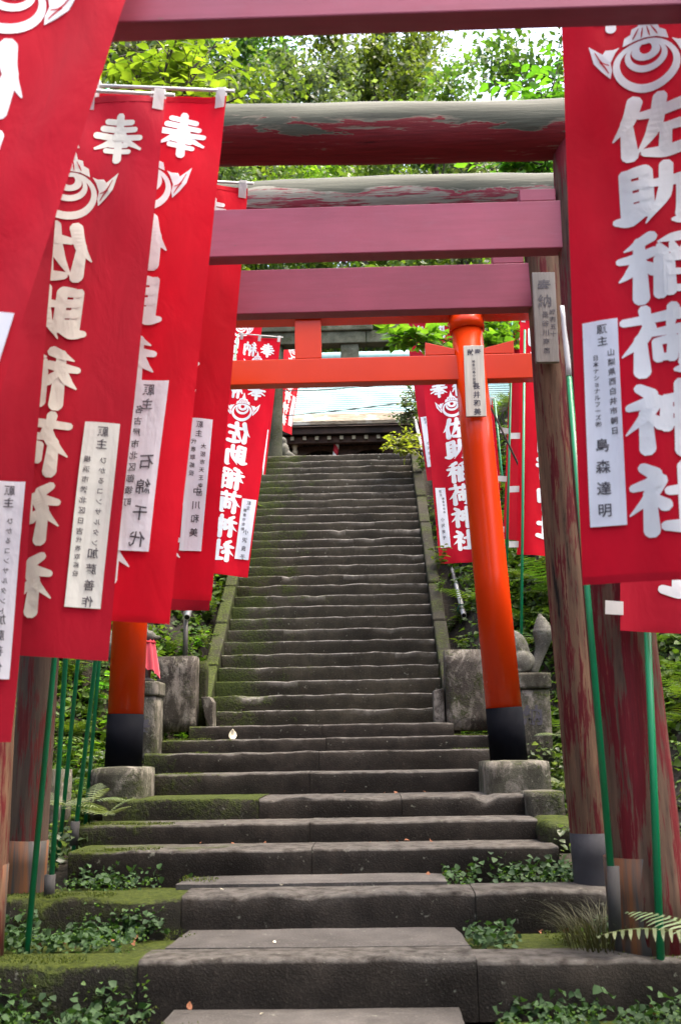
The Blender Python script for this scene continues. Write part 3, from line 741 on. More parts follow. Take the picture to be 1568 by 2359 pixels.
# bare pole with a rolled-up top in its socket
rp = empty('flag_pole', tuple(atY(1413, 2130, 5.0)), 'green flag pole with rolled white top standing in a grey socket by the fat post', 'pole')
tube('pole', atY(1310, 868, 5.0), atY(1411, 2060, 5.0), .014, .0165, 'green_pole', rp, 12)
tube('rolled_top', atY(1293, 705, 5.0), atY(1310, 866, 5.0), .011, .014, 'pole_white', rp, 10, 8, .5, 3)
tube('socket', atY(1411, 1995, 5.0), atY(1416, 2150, 5.0), .028, .029, 'socket', rp, 12)
for nm, (x, y0, y1), Y, lb in (('pole_socket', (116, 2015, 2066), 5.95, 'grey pipe socket holding a green pole behind the mossy step'), ('pole_socket', (174, 1892, 1935), 7.0, 'dark pipe socket holding a green pole beside the cylindrical stub')):
    o = tube(nm, atY(x, y0, Y), atY(x - 3, y1 + 12, Y), .030, .030, 'socket', None, 12); tag(o, lb, 'socket', 'pole sockets')

# ------------------------------------------------------------------ wooden gates
def gate(name, label, Y, xl, xr, rl, rr, zb, zn0, zn1, zk, rk, mats, lean=.02, sleeve=None, wedge=True, zbase=None, nuki_end=.0, seed=0, kmat='log_top', kx=(.75, .75)):
    """posts, a round top log, a square tie beam with wedges; z given above the eye"""
    cx = (xl + xr) / 2
    root = empty(name, (cx, Y, EYE + zb), label, 'torii gate', 'torii gates over the steps')
    for s, x, r, mt in ((-1, xl, rl, mats[0]), (1, xr, rr, mats[1])):
        h = zk - zb - rk * .55
        k = 14
        pts = [np.array([x - s * lean * (h * t) + .012 * math.sin(t * 5 + seed), Y + .01 * math.sin(t * 4 + seed * 2), EYE + zb + h * t]) for t in np.linspace(0, 1, k)]
        V, Fs = tube_vf(pts, np.linspace(r * 1.05, r * .86, k), 28, True, .05, seed + s)
        o = part('pillar', V, Fs, mt, root)
        for pl in o.data.polygons: pl.use_smooth = len(pl.vertices) == 4
        if sleeve:
            hs, sm = sleeve
            V, Fs = tube_vf([np.array([x - s * lean * z_, Y, EYE + zb + z_]) for z_ in np.linspace(-.05, hs, 4)], r * 1.09, 28, True, .01, seed)
            o2 = part('sleeve', V, Fs, sm[0 if s < 0 else 1], o, False)
            for pl in o2.data.polygons: pl.use_smooth = len(pl.vertices) == 4
    k = 22
    pts = [np.array([xl - kx[0] + (xr - xl + kx[0] + kx[1]) * t, Y + .008 * math.sin(t * 6 + seed), EYE + zk + .014 * math.sin(t * 7 + seed * 3)]) for t in np.linspace(0, 1, k)]
    V, Fs = tube_vf(pts, [rk * (1.04 - .06 * t) for t in np.linspace(0, 1, k)], 28, True, .07, seed + 5)
    o = part('top_log', V, Fs, kmat, root)
    for pl in o.data.polygons: pl.use_smooth = len(pl.vertices) == 4
    box('tie_beam', xl - .45, xr + .45, Y - .05, Y + .05, EYE + zn0, EYE + zn1, 'pink_paint', root, .006)
    if wedge:
        for s, x, r in ((-1, xl, rl), (1, xr, rr)):
            xx = x - s * lean * (zn1 - zb) - s * r * .9
            a, b_ = sorted((xx, xx - s * .19))
            box('wedge', a, b_, Y - .045, Y + .045, EYE + zn1 + .002, EYE + zn1 + .072, 'pink_paint', root, .005)
    return root
gate('wooden_torii', 'foremost wooden gate, only its pink tie beam in view overhead', 3.1, -1.62, 1.72, .135, .14, -1.45, 2.36, 2.62, 3.25, .15, ('post_dark', 'post_worn'), seed=1)
gate('wooden_torii', 'wooden gate with the fat cracked red post and grey topped log lintel', 5.2, -1.47, 1.675, .15, .165, -.95, 2.552, 2.825, 3.285, .160, ('post_worn', 'post_red'), lean=.018, sleeve=(.46, ('rust_sleeve', 'rust_sleeve')), seed=2, kmat='log_top')
g3 = gate('wooden_torii', 'wooden gate with flaking ochre post, name plaque and patchy pink log lintel', 6.1, -1.50, 1.645, .108, .128, -.78, 2.615, 2.905, 3.36, .155, ('post_dark', 'post_worn'), lean=.03, sleeve=(.33, ('rust_sleeve', 'zinc')), seed=3, kmat='log_mixed')
# plaque on the worn post
def plaque(name, parent, p0, p1, Y, w, mat, texts, ink, thick=.022):
    a, b_ = atY(p0[0], p0[1], Y), atY(p1[0], p1[1], Y)
    T = (a - b_) / np.linalg.norm(a - b_); Uv = np.array([T[2], 0, -T[0]]); Nv = np.array([0, -1.0, 0]); L = np.linalg.norm(a - b_)
    V = []
    for n_ in (0, thick):
        for (u, v) in ((-.5, 0), (.5, 0), (.5, 1), (-.5, 1)): V.append(b_ + Uv * u * w + T * v * L + Nv * n_)
    o = part(name, V, [(3, 2, 1, 0), (4, 5, 6, 7), (0, 1, 5, 4), (1, 2, 6, 5), (2, 3, 7, 6), (3, 0, 4, 7)], mat, parent)
    add_bevel(o, .003, 2)
    Vv, Ff = [], []
    for (s, fx, fy, size, pitch) in texts:
        for V2, F2 in small_text(s, (fx - .5) * w, L * (1 - fy), size * w, pitch * w, .02):
            b0 = len(Vv)
            for v in V2: Vv.append(b_ + Uv * v[0] + T * v[1] + Nv * (thick + .002))
            for f in F2: Ff.append(tuple(b0 + k for k in f))
    part('plaque_lettering', Vv, Ff, ink, o)
    return o
plaque('plaque', g3, (1249, 632), (1259, 838), 6.1 - .135, .135, 'plaque_old', [('奉納', .5, .08, .62, .72), ('昭和五十', .80, .42, .26, .34), ('長谷川商店', .48, .44, .30, .42)], 'ink_faded', .03)

# ------------------------------------------------------------------ orange gate
og = empty('orange_torii', (0.01, 8.1, EYE - .3), 'glossy orange torii gate with black pillar feet and name plaque', 'torii gate', 'torii gates over the steps')
OY = 8.1
for s, xb, xt in ((-1, -1.425, -1.36), (1, 1.436, 1.262)):
    zb, zs, zt = -.085, .30, 3.30
    f = lambda z: xb + (xt - xb) * (z - zb) / (3.4 - zb)
    r = .134
    o = tube('pillar', (f(zs), OY, EYE + zs), (f(zt), OY, EYE + zt), r, r * .93, 'orange_paint', og, 40, 4)
    tube('foot_band', (f(zb), OY, EYE + zb), (f(zs), OY, EYE + zs), r * 1.035, r * 1.02, 'black_paint', o, 40)
    tube('collar', (f(zt) , OY, EYE + zt), (f(zt + .12), OY, EYE + zt + .12), r * 1.06, r * 1.06, 'orange_paint', o, 40)
    # wedges either side
    for q in (-1, 1):
        xc = f(3.12) + q * r * .88; xo = xc + q * .235
        V = [(xc, OY - .055, EYE + 3.085), (xo, OY - .055, EYE + 3.085), (xo, OY - .055, EYE + 3.195), (xc, OY - .055, EYE + 3.135)]
        V += [(x, OY + .055, z) for x, y, z in V]
        Fs = [(0, 1, 2, 3), (7, 6, 5, 4), (0, 4, 5, 1), (1, 5, 6, 2), (2, 6, 7, 3), (3, 7, 4, 0)]
        if q < 0: Fs = [ff[::-1] for ff in Fs]
        add_bevel(part('wedge', V, Fs, 'orange_paint', og), .004)
    zb2 = .30
box('tie_beam', -2.0, 2.02, OY - .06, OY + .06, EYE + 2.872, EYE + 3.08, 'orange_paint', og, .006)
box('centre_strut', -.122, .09, OY - .055, OY + .055, EYE + 3.083, EYE + 3.415, 'orange_paint', og, .005)
box('lower_lintel', -2.15, 2.17, OY - .10, OY + .10, EYE + 3.42, EYE + 3.60, 'orange_paint', og, .006)
box('upper_lintel', -2.35, 2.37, OY - .14, OY + .14, EYE + 3.603, EYE + 3.80, 'orange_paint', og, .006)
plaque('plaque', og, (1089, 798), (1096, 961), OY - .14, .158, 'plaque_wood', [('献', .34, .05, .34, .4), ('奉', .70, .05, .34, .4), ('神奈川県小田原市', .47, .21, .16, .185), ('長井和美', .56, .53, .36, .44)], 'ink')
# footing stones
def boulder(name, x0, x1, y0, y1, z0, z1, mat, label, cat, group=None, bev=.05, rough=.02, seed=0, cut=5, parent=None):
    bm = bmesh.new(); bmesh.ops.create_cube(bm, size=1.0)
    bmesh.ops.subdivide_edges(bm, edges=bm.edges[:], cuts=cut, use_grid_fill=True)
    sx, sy, sz = x1 - x0, y1 - y0, z1 - z0
    for v in bm.verts:
        p = Vector((v.co.x * sx, v.co.y * sy, v.co.z * sz))
        c = Vector((max(-sx / 2 + bev, min(sx / 2 - bev, p.x)), max(-sy / 2 + bev, min(sy / 2 - bev, p.y)), max(-sz / 2 + bev, min(sz / 2 - bev, p.z))))
        d = p - c
        if d.length > 1e-6: p = c + d.normalized() * bev
        nn = mnoise.noise_vector(p * 5 + Vector((seed * 3.1, seed, 0))) * rough
        v.co = p + nn
    me = bpy.data.meshes.new(name); bm.to_mesh(me); bm.free(); me.materials.append(MAT[mat])
    for pl in me.polygons: pl.use_smooth = True
    o = obj(name, me, parent); o.location = ((x0 + x1) / 2, (y0 + y1) / 2, (z0 + z1) / 2)
    if label: tag(o, label, cat, group)
    return o
boulder('footing_stone', -1.61, -1.225, 7.83, 8.38, EYE - .46, EYE - .083, 'footing', 'rounded footing stone under the orange pillar by the cylindrical stub', 'stone', None, .035, .008, 1)
boulder('footing_stone', 1.225, 1.70, 7.83, 8.38, EYE - .46, EYE - .080, 'footing', 'long footing stone under the orange pillar with the plaque', 'stone', None, .03, .008, 2)
tube('concrete_stub', (-1.80, 7.6, EYE - .62), (-1.80, 7.6, EYE - .09), .128, .128, 'pedestal', None, 28); tag(bpy.context.scene.objects['concrete_stub'], 'short cylindrical concrete stub beside the orange pillar and green poles', 'stub')
a = atY(1216, 1872, 7.35); b_ = atY(1300, 1822, 7.35)
boulder('concrete_block', a[0], b_[0], 7.35, 7.75, a[2] - .1, b_[2], 'pedestal', 'small grey concrete block tucked behind the flaking post', 'block', None, .015, .004, 4)
boulder('mossy_rock', 1.44, 1.76, 6.75, 7.25, EYE - .62, EYE - .43, 'mossy_stone', 'moss cushion covered rock at the end of the steps', 'rock', None, .07, .03, 5)

# blocks at the foot of the flight
def px_box(name, x0, y0, x1, y1, Y, depth, mat, label, cat, bev=.012, seed=0, group=None, rough=.006):
    a = atY(x0, y1, Y); b_ = atY(x1, y0, Y)
    return boulder(name, a[0], b_[0], Y, Y + depth, a[2] - .06, b_[2], mat, label, cat, group, bev, rough, seed)
px_box('stone_block', 358, 1510, 452, 1672, 9.95, .22, 'block', 'tall lichen stained stone block at the foot of the flight, ferns above it', 'block', seed=6)
px_box('stone_block', 1029, 1495, 1118, 1668, 9.95, .3, 'block', 'tall lichen stained stone block at the foot of the flight beside the orange pillar', 'block', seed=7)
px_box('stone_post', 455, 1522, 476, 1668, 10.2, .18, 'curb_stone', 'narrow mossy stone post behind the tall stone block', 'post', seed=8)
def cheek(label, x0, x1, y0, y1, flip, seed):
    a = atY(x0, y1, 10.0); b_ = atY(x1, y0, 10.0)
    xs = (a[0], b_[0]); z0, z1 = a[2] - .05, b_[2]
    if not flip: pr = [(xs[0], z1 + .0), (xs[1] - .03, z1), (xs[1], z1 - .05), (xs[1], z0), (xs[0] + .10, z0), (xs[0] + .04, z1 - .20)]
    else: pr = [(xs[0], z1), (xs[1], z1 + .02), (xs[1], z0), (xs[0], z0)]
    k = len(pr); V = [(x, 10.0, z) for x, z in pr] + [(x, 10.22, z) for x, z in pr]
    Fs = [tuple(range(k - 1, -1, -1)), tuple(range(k, 2 * k))] + [(i, (i + 1) % k, k + (i + 1) % k, k + i) for i in range(k)]
    o = part('cheek_stone', V, Fs, 'block'); add_bevel(o, .01); tag(o, label, 'stone', 'cheek stones at the bottom of the flight')
cheek('low cheek stone with a curved notch against the first steps, by the narrow mossy post', 462, 491, 1605, 1672, False, 1)
cheek('plain upright cheek stone against the first steps, by the handrail', 1000, 1022, 1590, 1662, True, 2)

# ------------------------------------------------------------------ handrails
def rail(label, a, b_, posts, r=.030):
    root = empty('handrail', tuple(a), label, 'handrail')
    o = tube('pipe', a, b_, r, r, 'steel', root, 20)
    d = np.array(b_) - np.array(a); d /= np.linalg.norm(d)
    tube('pipe_mouth', np.array(a) - d * .002, np.array(a) + d * .01, r * .8, r * .8, 'black_void', o, 20)
    for t, h, mt in posts:
        p = np.array(a) + (np.array(b_) - np.array(a)) * t
        tube('rail_post', (p[0] + .03 * (1 if p[0] > 0 else -1), p[1], p[2] - h), (p[0] + .03 * (1 if p[0] > 0 else -1), p[1], p[2] + .0), .028, .026, mt, root, 12)
    return root
PR = atX(1068, 1418, 1.50); PL = atX(431, 1422, -1.46)
slope_dir = np.array([0, RUN, RISE]) / math.hypot(RUN, RISE)
tR = atX(951, 950, 1.46)
rail('long steel pipe handrail climbing beside the readable banners, tied with green cord', PR, tR, [(.03, .55, 'post_worn'), (.4, .7, 'post_worn'), (.75, .7, 'post_worn')])
rail('steel pipe handrail with an open lower end among the ferns, mostly behind banners', PL, PL + slope_dir * 6.4, [(.02, .62, 'pipe_dark'), (.35, .7, 'pipe_dark'), (.7, .7, 'pipe_dark')], .033)
o = part('tie_cord', *tube_vf([np.array([1.50 + .05 * math.cos(t), PR[1] + .16 + .01 * t, PR[2] + .10 + .05 * math.sin(t)]) for t in np.linspace(0, 13, 40)], .006, 6), 'tie_cord')
tag(o, 'green cord wound round the lower end of the steel handrail', 'cord')

# ------------------------------------------------------------------ fox statues
def remesh(name, blobs, mat, parent, vox=.012, loc=None):
    """blobs: (center, radii, rotation about y) ellipsoids fused into one skin"""
    bm = bmesh.new()
    for c, r, e in blobs:
        M_ = Matrix.Translation(c) @ Matrix.Rotation(e[2], 4, 'Z') @ Matrix.Rotation(e[1], 4, 'Y') @ Matrix.Rotation(e[0], 4, 'X') @ Matrix.Diagonal((r[0], r[1], r[2], 1))
        bmesh.ops.create_icosphere(bm, subdivisions=3, radius=1.0, matrix=M_)
    me = bpy.data.meshes.new('tmp'); bm.to_mesh(me); bm.free()
    o = bpy.data.objects.new('tmp', me); COL.objects.link(o)
    md = o.modifiers.new('r', 'REMESH'); md.mode = 'VOXEL'; md.voxel_size = vox
    sm = o.modifiers.new('s', 'SMOOTH'); sm.factor = .5; sm.iterations = 3
    dg = bpy.context.evaluated_depsgraph_get(); dg.update()
    m2 = bpy.data.meshes.new_from_object(o.evaluated_get(dg)); bpy.data.objects.remove(o)
    m2.name = name; m2.materials.clear(); m2.materials.append(MAT[mat])
    for pl in m2.polygons: pl.use_smooth = True
    return m2
Z3 = (0, 0, 0)
def fox_blobs():
    # sitting fox facing -X, tail up behind (+X)
    b = [((.05, 0, .10), (.12, .085, .10), Z3), ((.015, 0, .21), (.105, .078, .15), (0, -.38, 0)), ((-.05, 0, .29), (.065, .055, .09), (0, -.2, 0)),
         ((-.075, 0, .40), (.06, .05, .055), Z3), ((-.135, 0, .385), (.05, .026, .024), (0, .12, 0)),
         ((-.045, .03, .465), (.016, .02, .05), (.15, .2, 0)), ((-.045, -.03, .465), (.016, .02, .05), (-.15, .2, 0)),
         ((-.07, .035, .12), (.025, .022, .13), Z3), ((-.07, -.035, .12), (.025, .022, .13), Z3), ((-.09, .036, .015), (.045, .024, .018), Z3), ((-.09, -.036, .015), (.045, .024, .018), Z3),
         ((.045, .075, .09), (.085, .035, .085), (0, .2, 0)), ((.045, -.075, .09), (.085, .035, .085), (0, .2, 0)), ((-.02, .08, .018), (.07, .026, .02), Z3), ((-.02, -.08, .018), (.07, .026, .02), Z3)]
    return b
def tail_blobs():
    b = []
    for t in np.linspace(0, 1, 16):
        x = .15 + .10 * math.sin(t * 2.2) + .0 * t; z = .03 + .42 * t
        r = .046 + .042 * math.exp(-((t - .72) / .24) ** 2) if t < .76 else .085 * math.sqrt(max(0.015, (1.02 - t) / .27))
        b.append(((x, 0, z), (r, r * .8, .04), Z3))
    return b
FOX = remesh('body', fox_blobs(), 'statue', None, .010); TAIL = remesh('tail', tail_blobs(), 'statue', None, .010)
def fox(label, loc, rz, scale, bib=False):
    root = empty('fox_statue', tuple(loc), label, 'statue'); root.rotation_euler = (0, 0, rz); root.scale = (scale,) * 3
    obj('body', FOX, root); obj('tail', TAIL, root)
    if bib:
        n, m_ = 18, 9; V = []
        for j in range(m_):
            t = j / (m_ - 1)
            for i in range(n):
                a = math.radians(-80 + 160 * i / (n - 1))
                r = .08 + .045 * t + .016 * math.sin(i * 1.45 + .8 * t) * (.3 + t)
                V.append((-.055 - r * math.cos(a) * .9, r * math.sin(a), .36 - .33 * t * (1 - .25 * abs(math.sin(a))) + .012 * math.sin(i * 1.9)))
        Fs = [(j * n + i, j * n + i + 1, (j + 1) * n + i + 1, (j + 1) * n + i) for j in range(m_ - 1) for i in range(n - 1)]
        obj('bib', mesh_np('bib', V, Fs, 'bib_pink', True), root)
        tx, fx = tube_vf([np.array([-.055 - .08 * math.cos(a) * .9, .08 * math.sin(a), .345]) for a in np.linspace(-2.4, 2.4, 16)], .012, 8)
        obj('bib_collar', mesh_np('bib_collar', tx, fx, 'bell_red', True), root)
    return root
def pedestal(label, x0, x1, y0, z0, z1, d, ch, seed, side=1):
    root = empty('stone_pedestal', ((x0 + x1) / 2, y0, z0), label, 'pedestal')
    h = z1 - z0
    for nm, e, za, zb in (('shaft', .0, z0 - .2, z0 + h * .74), ('cap_stone', .015, z0 + h * .745, z1)):
        o = boulder(nm, x0 - e, x1 + e, y0 - e, y0 + d + e, za, zb, 'pedestal', None, None, None, .012, .004, seed)
        o.parent = root; o.location = np.array(o.location) - np.array(root.location)
    Vv, Ff = [], []; w = x1 - x0
    for c_, zc in ch:
        for V2, F2 in small_text(c_, (x0 + x1) / 2, zc + .11, .17, .18, .03):
            b0 = len(Vv)
            for v in V2: Vv.append((v[0], y0 - .006, v[1]))
            for f in F2: Ff.append(tuple(b0 + k for k in f))
    part('inscription', Vv, Ff, 'ink', root)
PA = atY(1200, 1700, 9.15); PB = atY(1264, 1548, 9.15)
pedestal('stone pedestal with black carved character below the fox with the tall tail', PA[0] - .05, PB[0], 9.15, PA[2], PB[2], .34, [('納', EYE + .25)], 11)
fox('stone fox statue with tall bulbous tail behind the orange pillar', (PB[0] - .265, 9.32, PB[2]), .15, 1.08)
PA2 = atY(322, 1705, 9.2); PB2 = atY(361, 1568, 9.2)
pedestal('stone pedestal beside the tall block below the fox with the pink bib', PA2[0] - .12, PB2[0], 9.2, PA2[2], PB2[2], .34, [('奉', EYE + .20)], 12)
fox('stone fox statue wearing a pink bib behind the orange pillar', (PB2[0] - .185, 9.38, PB2[2]), math.pi, 1.0, True)

# ------------------------------------------------------------------ stone torii and upper terrace
ST = empty('stone_torii', (-.2, 17.5, EYE + 4.5), 'weathered grey stone torii at the top of the stairs', 'torii gate')
TY = 17.5
cl = atY(632, 1050, TY); ct = atY(648, 800, TY)
cR = 2 * atY(806, 800, TY)[0] - cl[0]
zk0 = atY(850, 795, TY)[2]; zk1 = atY(850, 768, TY)[2]; zk2 = atY(850, 745, TY)[2]
for xb in (cl[0], cR):
    V, Fs = tube_vf(lerp_pts((xb, TY, EYE + 4.4), (xb + (.06 if xb < 0 else -.06), TY, zk0), 6), np.linspace(.125, .105, 6), 20, True, .02, 3)
    o = part('pillar', V, Fs, 'torii_stone', ST)
    for pl in o.data.polygons: pl.use_smooth = len(pl.vertices) == 4
xc = (cl[0] + cR) / 2
for (xa, xb) in ((cl[0] - .65, xc + .28), (xc + .285, cR + .65)):
    box('lintel', xa, xb, TY - .13, TY + .13, zk0, zk1, 'torii_stone', ST, .015)
    box('cap_lintel', xa - (.05 if xa < xc - .5 else -.4), xb + (.12 if xb < xc + .5 else .05), TY - .17, TY + .17, zk1 + .003, zk2 + .02, 'torii_stone', ST, .02)
sa = atY(785, 828, TY); sb = atY(826, 795, TY)
box('centre_strut', sa[0], sb[0], TY - .09, TY + .09, sa[2] - .1, zk0 - .003, 'torii_stone', ST, .012)
box('tie_beam', cl[0] - .35, cR + .35, TY - .08, TY + .08, sa[2] - .32, sa[2] - .103, 'torii_stone', ST, .012)
fb = atY(655, 1052, 18.3)
GU = boulder('guardian_plinth', fb[0] - .3, fb[0] + .35, 18.2, 18.8, EYE + 4.45, fb[2] - .0, 'pedestal', 'low plinth under the guardian statue at the top of the stairs', 'plinth', None, .03, .01, 13)
gb = [((.0, 0, .15), (.10, .10, .16), Z3), ((-.02, 0, .33), (.075, .07, .08), Z3), ((-.05, 0, .30), (.05, .045, .04), Z3), ((-.05, .05, .1), (.03, .03, .13), Z3), ((-.05, -.05, .1), (.03, .03, .13), Z3), ((.07, 0, .07), (.11, .10, .08), Z3), ((.14, 0, .06), (.07, .06, .05), Z3)]
go = obj('guardian_statue', remesh('guardian_statue', gb, 'statue', None, .016)); go.location = (fb[0] - .02, 18.45, fb[2] - .02); go.scale = (1.0, 1.0, 1.05)
tag(go, 'small stone guardian animal sitting by the stone torii pillar', 'statue')

# ------------------------------------------------------------------ shrine hall
SY = 27.0
eL = atY(640, 975, SY); eR = atY(960, 968, SY); ez = (eL[2] + eR[2]) / 2
x0s, x1s = -4.6, 4.6
SH = empty('shrine_hall', (0, SY + 1.6, EYE + 4.5), 'old wooden shrine hall with pale metal roof and carved dark beams', 'shrine')
ridge_y, ridge_z = SY + 3.6, ez + 3.1
roof = part('roof', [(x0s, SY - .02, ez - .12), (x1s, SY - .02, ez - .12), (x1s, ridge_y, ridge_z - .35), (x0s, ridge_y, ridge_z - .35), (x0s, SY + 7.2, ez - .12), (x1s, SY + 7.2, ez - .12)], [(0, 1, 2, 3), (3, 2, 5, 4)], 'dark_wood', SH)
nC = 24
def roof_pt(t):                                   # concave slope from eave to ridge
    y = SY + (ridge_y - SY) * t; z = ez + (ridge_z - ez) * (.72 * t + .28 * t * t); return y, z
e0, e1 = .0, .17
n_ = 8
for q in range(5):
    ta, tb = e0 + (e1 - e0) * q / 5, e0 + (e1 - e0) * (q + 1) / 5
    (ya, za), (yb, zb) = roof_pt(ta), roof_pt(tb + .006)
    segs = 26; V = []
    for i in range(segs + 1):
        x = x0s + (x1s - x0s) * i / segs; w = .02 * hazard(x, q, 1.7, q)
        V += [(x, ya + w, za - .06 + w * .5), (x, ya + w, za + .035 + w * .5), (x, yb, zb + .03), (x, yb, zb - .05)]
    Fs = []
    for i in range(segs):
        a = 4 * i; b_ = a + 4
        for k in range(4): Fs.append((a + k, b_ + k, b_ + (k + 1) % 4, a + (k + 1) % 4))
    part('eave_course', V, Fs, 'roof_edge', roof)
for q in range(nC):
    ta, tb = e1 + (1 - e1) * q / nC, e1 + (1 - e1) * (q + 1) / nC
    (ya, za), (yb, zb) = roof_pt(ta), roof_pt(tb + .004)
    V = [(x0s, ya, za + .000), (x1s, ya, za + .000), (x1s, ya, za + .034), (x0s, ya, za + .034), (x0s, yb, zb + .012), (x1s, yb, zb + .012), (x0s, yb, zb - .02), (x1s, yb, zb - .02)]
    part('roof_sheet', V, [(0, 1, 2, 3), (3, 2, 5, 4), (4, 5, 7, 6), (6, 7, 1, 0)], ['roof_metal', 'cable'], roof).data.polygons[0].material_index = 1  # dark front face: the seam shadow under each sheet put into the colour
tube('ridge', (x0s - .1, ridge_y, ridge_z + .05), (x1s + .1, ridge_y, ridge_z + .05), .2, .2, 'roof_metal', roof, 12)
box('fascia', x0s, x1s, SY + .06, SY + .14, ez - .30, ez - .075, 'dark_wood', SH, .01)
box('eave_beam', x0s + .3, x1s - .3, SY + .25, SY + .45, ez - .50, ez - .305, 'carved_wood', SH, .02)
rz0 = atY(800, 1008, SY + .2)[2]
for q in range(28):
    x = atY(843, 1005, SY)[0] + (q - 14) * .328
    if x0s + .4 < x < x1s - .4:
        box('rafter', x - .045, x + .045, SY + .19, SY + 2.0, rz0 - .05, rz0 + .05, 'dark_wood', SH, 0)
        box('rafter_end', x - .048, x + .048, SY + .17, SY + .187, rz0 - .053, rz0 + .053, 'cream_wood', SH, .01)
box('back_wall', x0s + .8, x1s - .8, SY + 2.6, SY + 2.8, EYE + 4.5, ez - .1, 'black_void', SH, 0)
box('soffit', x0s + .2, x1s - .2, SY + .15, SY + 2.6, rz0 + .06, rz0 + .09, 'dark_wood', SH, 0)
bz = atY(800, 1050, SY + .6)[2]
for xp in (atY(680, 1030, SY + .6)[0], atY(913, 1030, SY + .6)[0], -3.6, 3.6):
    tube('column', (xp, SY + .75, EYE + 4.5), (xp, SY + .75, rz0 - .06), .12, .12, 'dark_wood', SH, 14)
    if abs(xp) < 3:
        V, Fs = tube_vf([np.array([xp, SY + .55 - .10 * math.sin(t * 3), bz + .02 + .42 * t]) for t in np.linspace(0, 1, 9)], [.05, .08, .075, .05, .065, .09, .085, .06, .05], 10)
        part('bracket_carving', V, Fs, 'cream_wood', SH, True)
        for zz, ww in ((.30, .20), (.42, .28), (.54, .36)):
            box('bracket_arm', xp - ww, xp + ww, SY + .62, SY + .80, bz + zz + .003, bz + zz + .1, 'carved_wood', SH, .015)
# arched carved beams with openings
def arch(x0, x1, y, z0, z1, hw, hh, mat):
    n = 18; cx = (x0 + x1) / 2; V = []
    for dy in (0, .12):
        for i in range(n + 1):
            t = i / n; x = x0 + (x1 - x0) * t
            u = (x - cx) / hw; zz = z0 + (hh * math.sqrt(max(0, 1 - u * u)) if abs(u) < 1 else 0)
            V += [(x, y + dy, zz), (x, y + dy, z1)]
    m_ = 2 * (n + 1); Fs = []
    for i in range(n):
        a = 2 * i; Fs += [(a, a + 2, a + 3, a + 1), (m_ + a, m_ + a + 1, m_ + a + 3, m_ + a + 2), (a, m_ + a, m_ + a + 2, a + 2)]
    part('carved_beam', V, Fs, mat, SH)
xa, xb_ = atY(680, 1040, SY + .6)[0], atY(913, 1040, SY + .6)[0]; xm = (xa + xb_) / 2
arch(xa, xm, SY + .66, bz - .3, bz + .30, .62, .50, 'carved_wood'); arch(xm, xb_, SY + .66, bz - .3, bz + .30, .62, .50, 'carved_wood')
boulder('frog_leg_strut', xm - .35, xm + .35, SY + .56, SY + .66, bz - .05, bz + .22, 'carved_wood', None, None, None, .05, .05, 21, 6, SH)
o = SH.children[-1]; o.location = np.array(o.location) - np.array(SH.location)
# bell rope
br = empty('bell_rope', tuple(atY(773, 1050, SY + .4)), 'red and white twisted bell rope hanging at the shrine front', 'rope')
r0, r1 = atY(775, 1020, SY + .45), atY(771, 1062, SY + .45)
for q, (mt, ph) in enumerate((('bell_red', 0), ('bell_red', 2.1), ('bell_white', 4.2))):
    V, Fs = tube_vf([r0 + (r1 - r0) * t + np.array([.035 * math.cos(ph + t * 9), .035 * math.sin(ph + t * 9), 0]) for t in np.linspace(0, 1, 20)], .045, 8)
    part('strand', V, Fs, mt, br, True)
# cables in front of the roof
def cable(p0, p1, Y0, Y1, sag, label):
    a, b_ = atY(p0[0], p0[1], Y0), atY(p1[0], p1[1], Y1)
    V, Fs = tube_vf([a + (b_ - a) * t - np.array([0, 0, sag * 4 * t * (1 - t)]) for t in np.linspace(0, 1, 24)], .011, 6)
    tag(part('cable', V, Fs, 'cable'), label, 'cable')
cable((600, 900), (1010, 868), 24, 22, .10, 'sagging black cable crossing high before the shrine roof')
cable((600, 962), (1010, 915), 25, 22.5, .05, 'thin black cable crossing low before the shrine roof')

# ------------------------------------------------------------------ plants
def leaf_cloud(centers, dirs, size, aspect=.55, droop=.3, up=.5, shape='leaf', jit=.35):
    """leaf blades as folded kites: numpy arrays of verts/faces"""
    n = len(centers)
    d = dirs / (np.linalg.norm(dirs, axis=1, keepdims=True) + 1e-9)
    nrm = rng.normal(0, .55, (n, 3)); nrm[:, 2] += up + .4
    nrm -= d * (nrm * d).sum(1, keepdims=True); nrm /= np.linalg.norm(nrm, axis=1, keepdims=True) + 1e-9
    sd_ = np.cross(d, nrm)
    L = size * (1 + rng.uniform(-jit, jit, (n, 1))); Wd = L * aspect * .5
    base = centers; mid1 = base + d * L * .42; tip = base + d * L - nrm * L * droop * .5
    q1 = base + d * L * .33 + sd_ * Wd + nrm * Wd * .35; q2 = base + d * L * .33 - sd_ * Wd + nrm * Wd * .35
    q3 = base + d * L * .68 + sd_ * Wd * .72 + nrm * Wd * .2 - nrm * L * droop * .2; q4 = base + d * L * .68 - sd_ * Wd * .72 + nrm * Wd * .2 - nrm * L * droop * .2
    V = np.stack([base, q1, q3, tip, q4, q2, base + d * L * .5 - nrm * L * droop * .08], 1).reshape(-1, 3)
    o = (np.arange(n) * 7)[:, None]
    Fs = np.concatenate([o + np.array([0, 6, 1, 1]), ], 0) if False else None
    T = np.array([[0, 6, 1], [1, 6, 2], [2, 6, 3], [3, 6, 4], [4, 6, 5], [5, 6, 0]])
    Fs = (o[:, :, None] + T[None]).reshape(-1, 3)
    return V, Fs
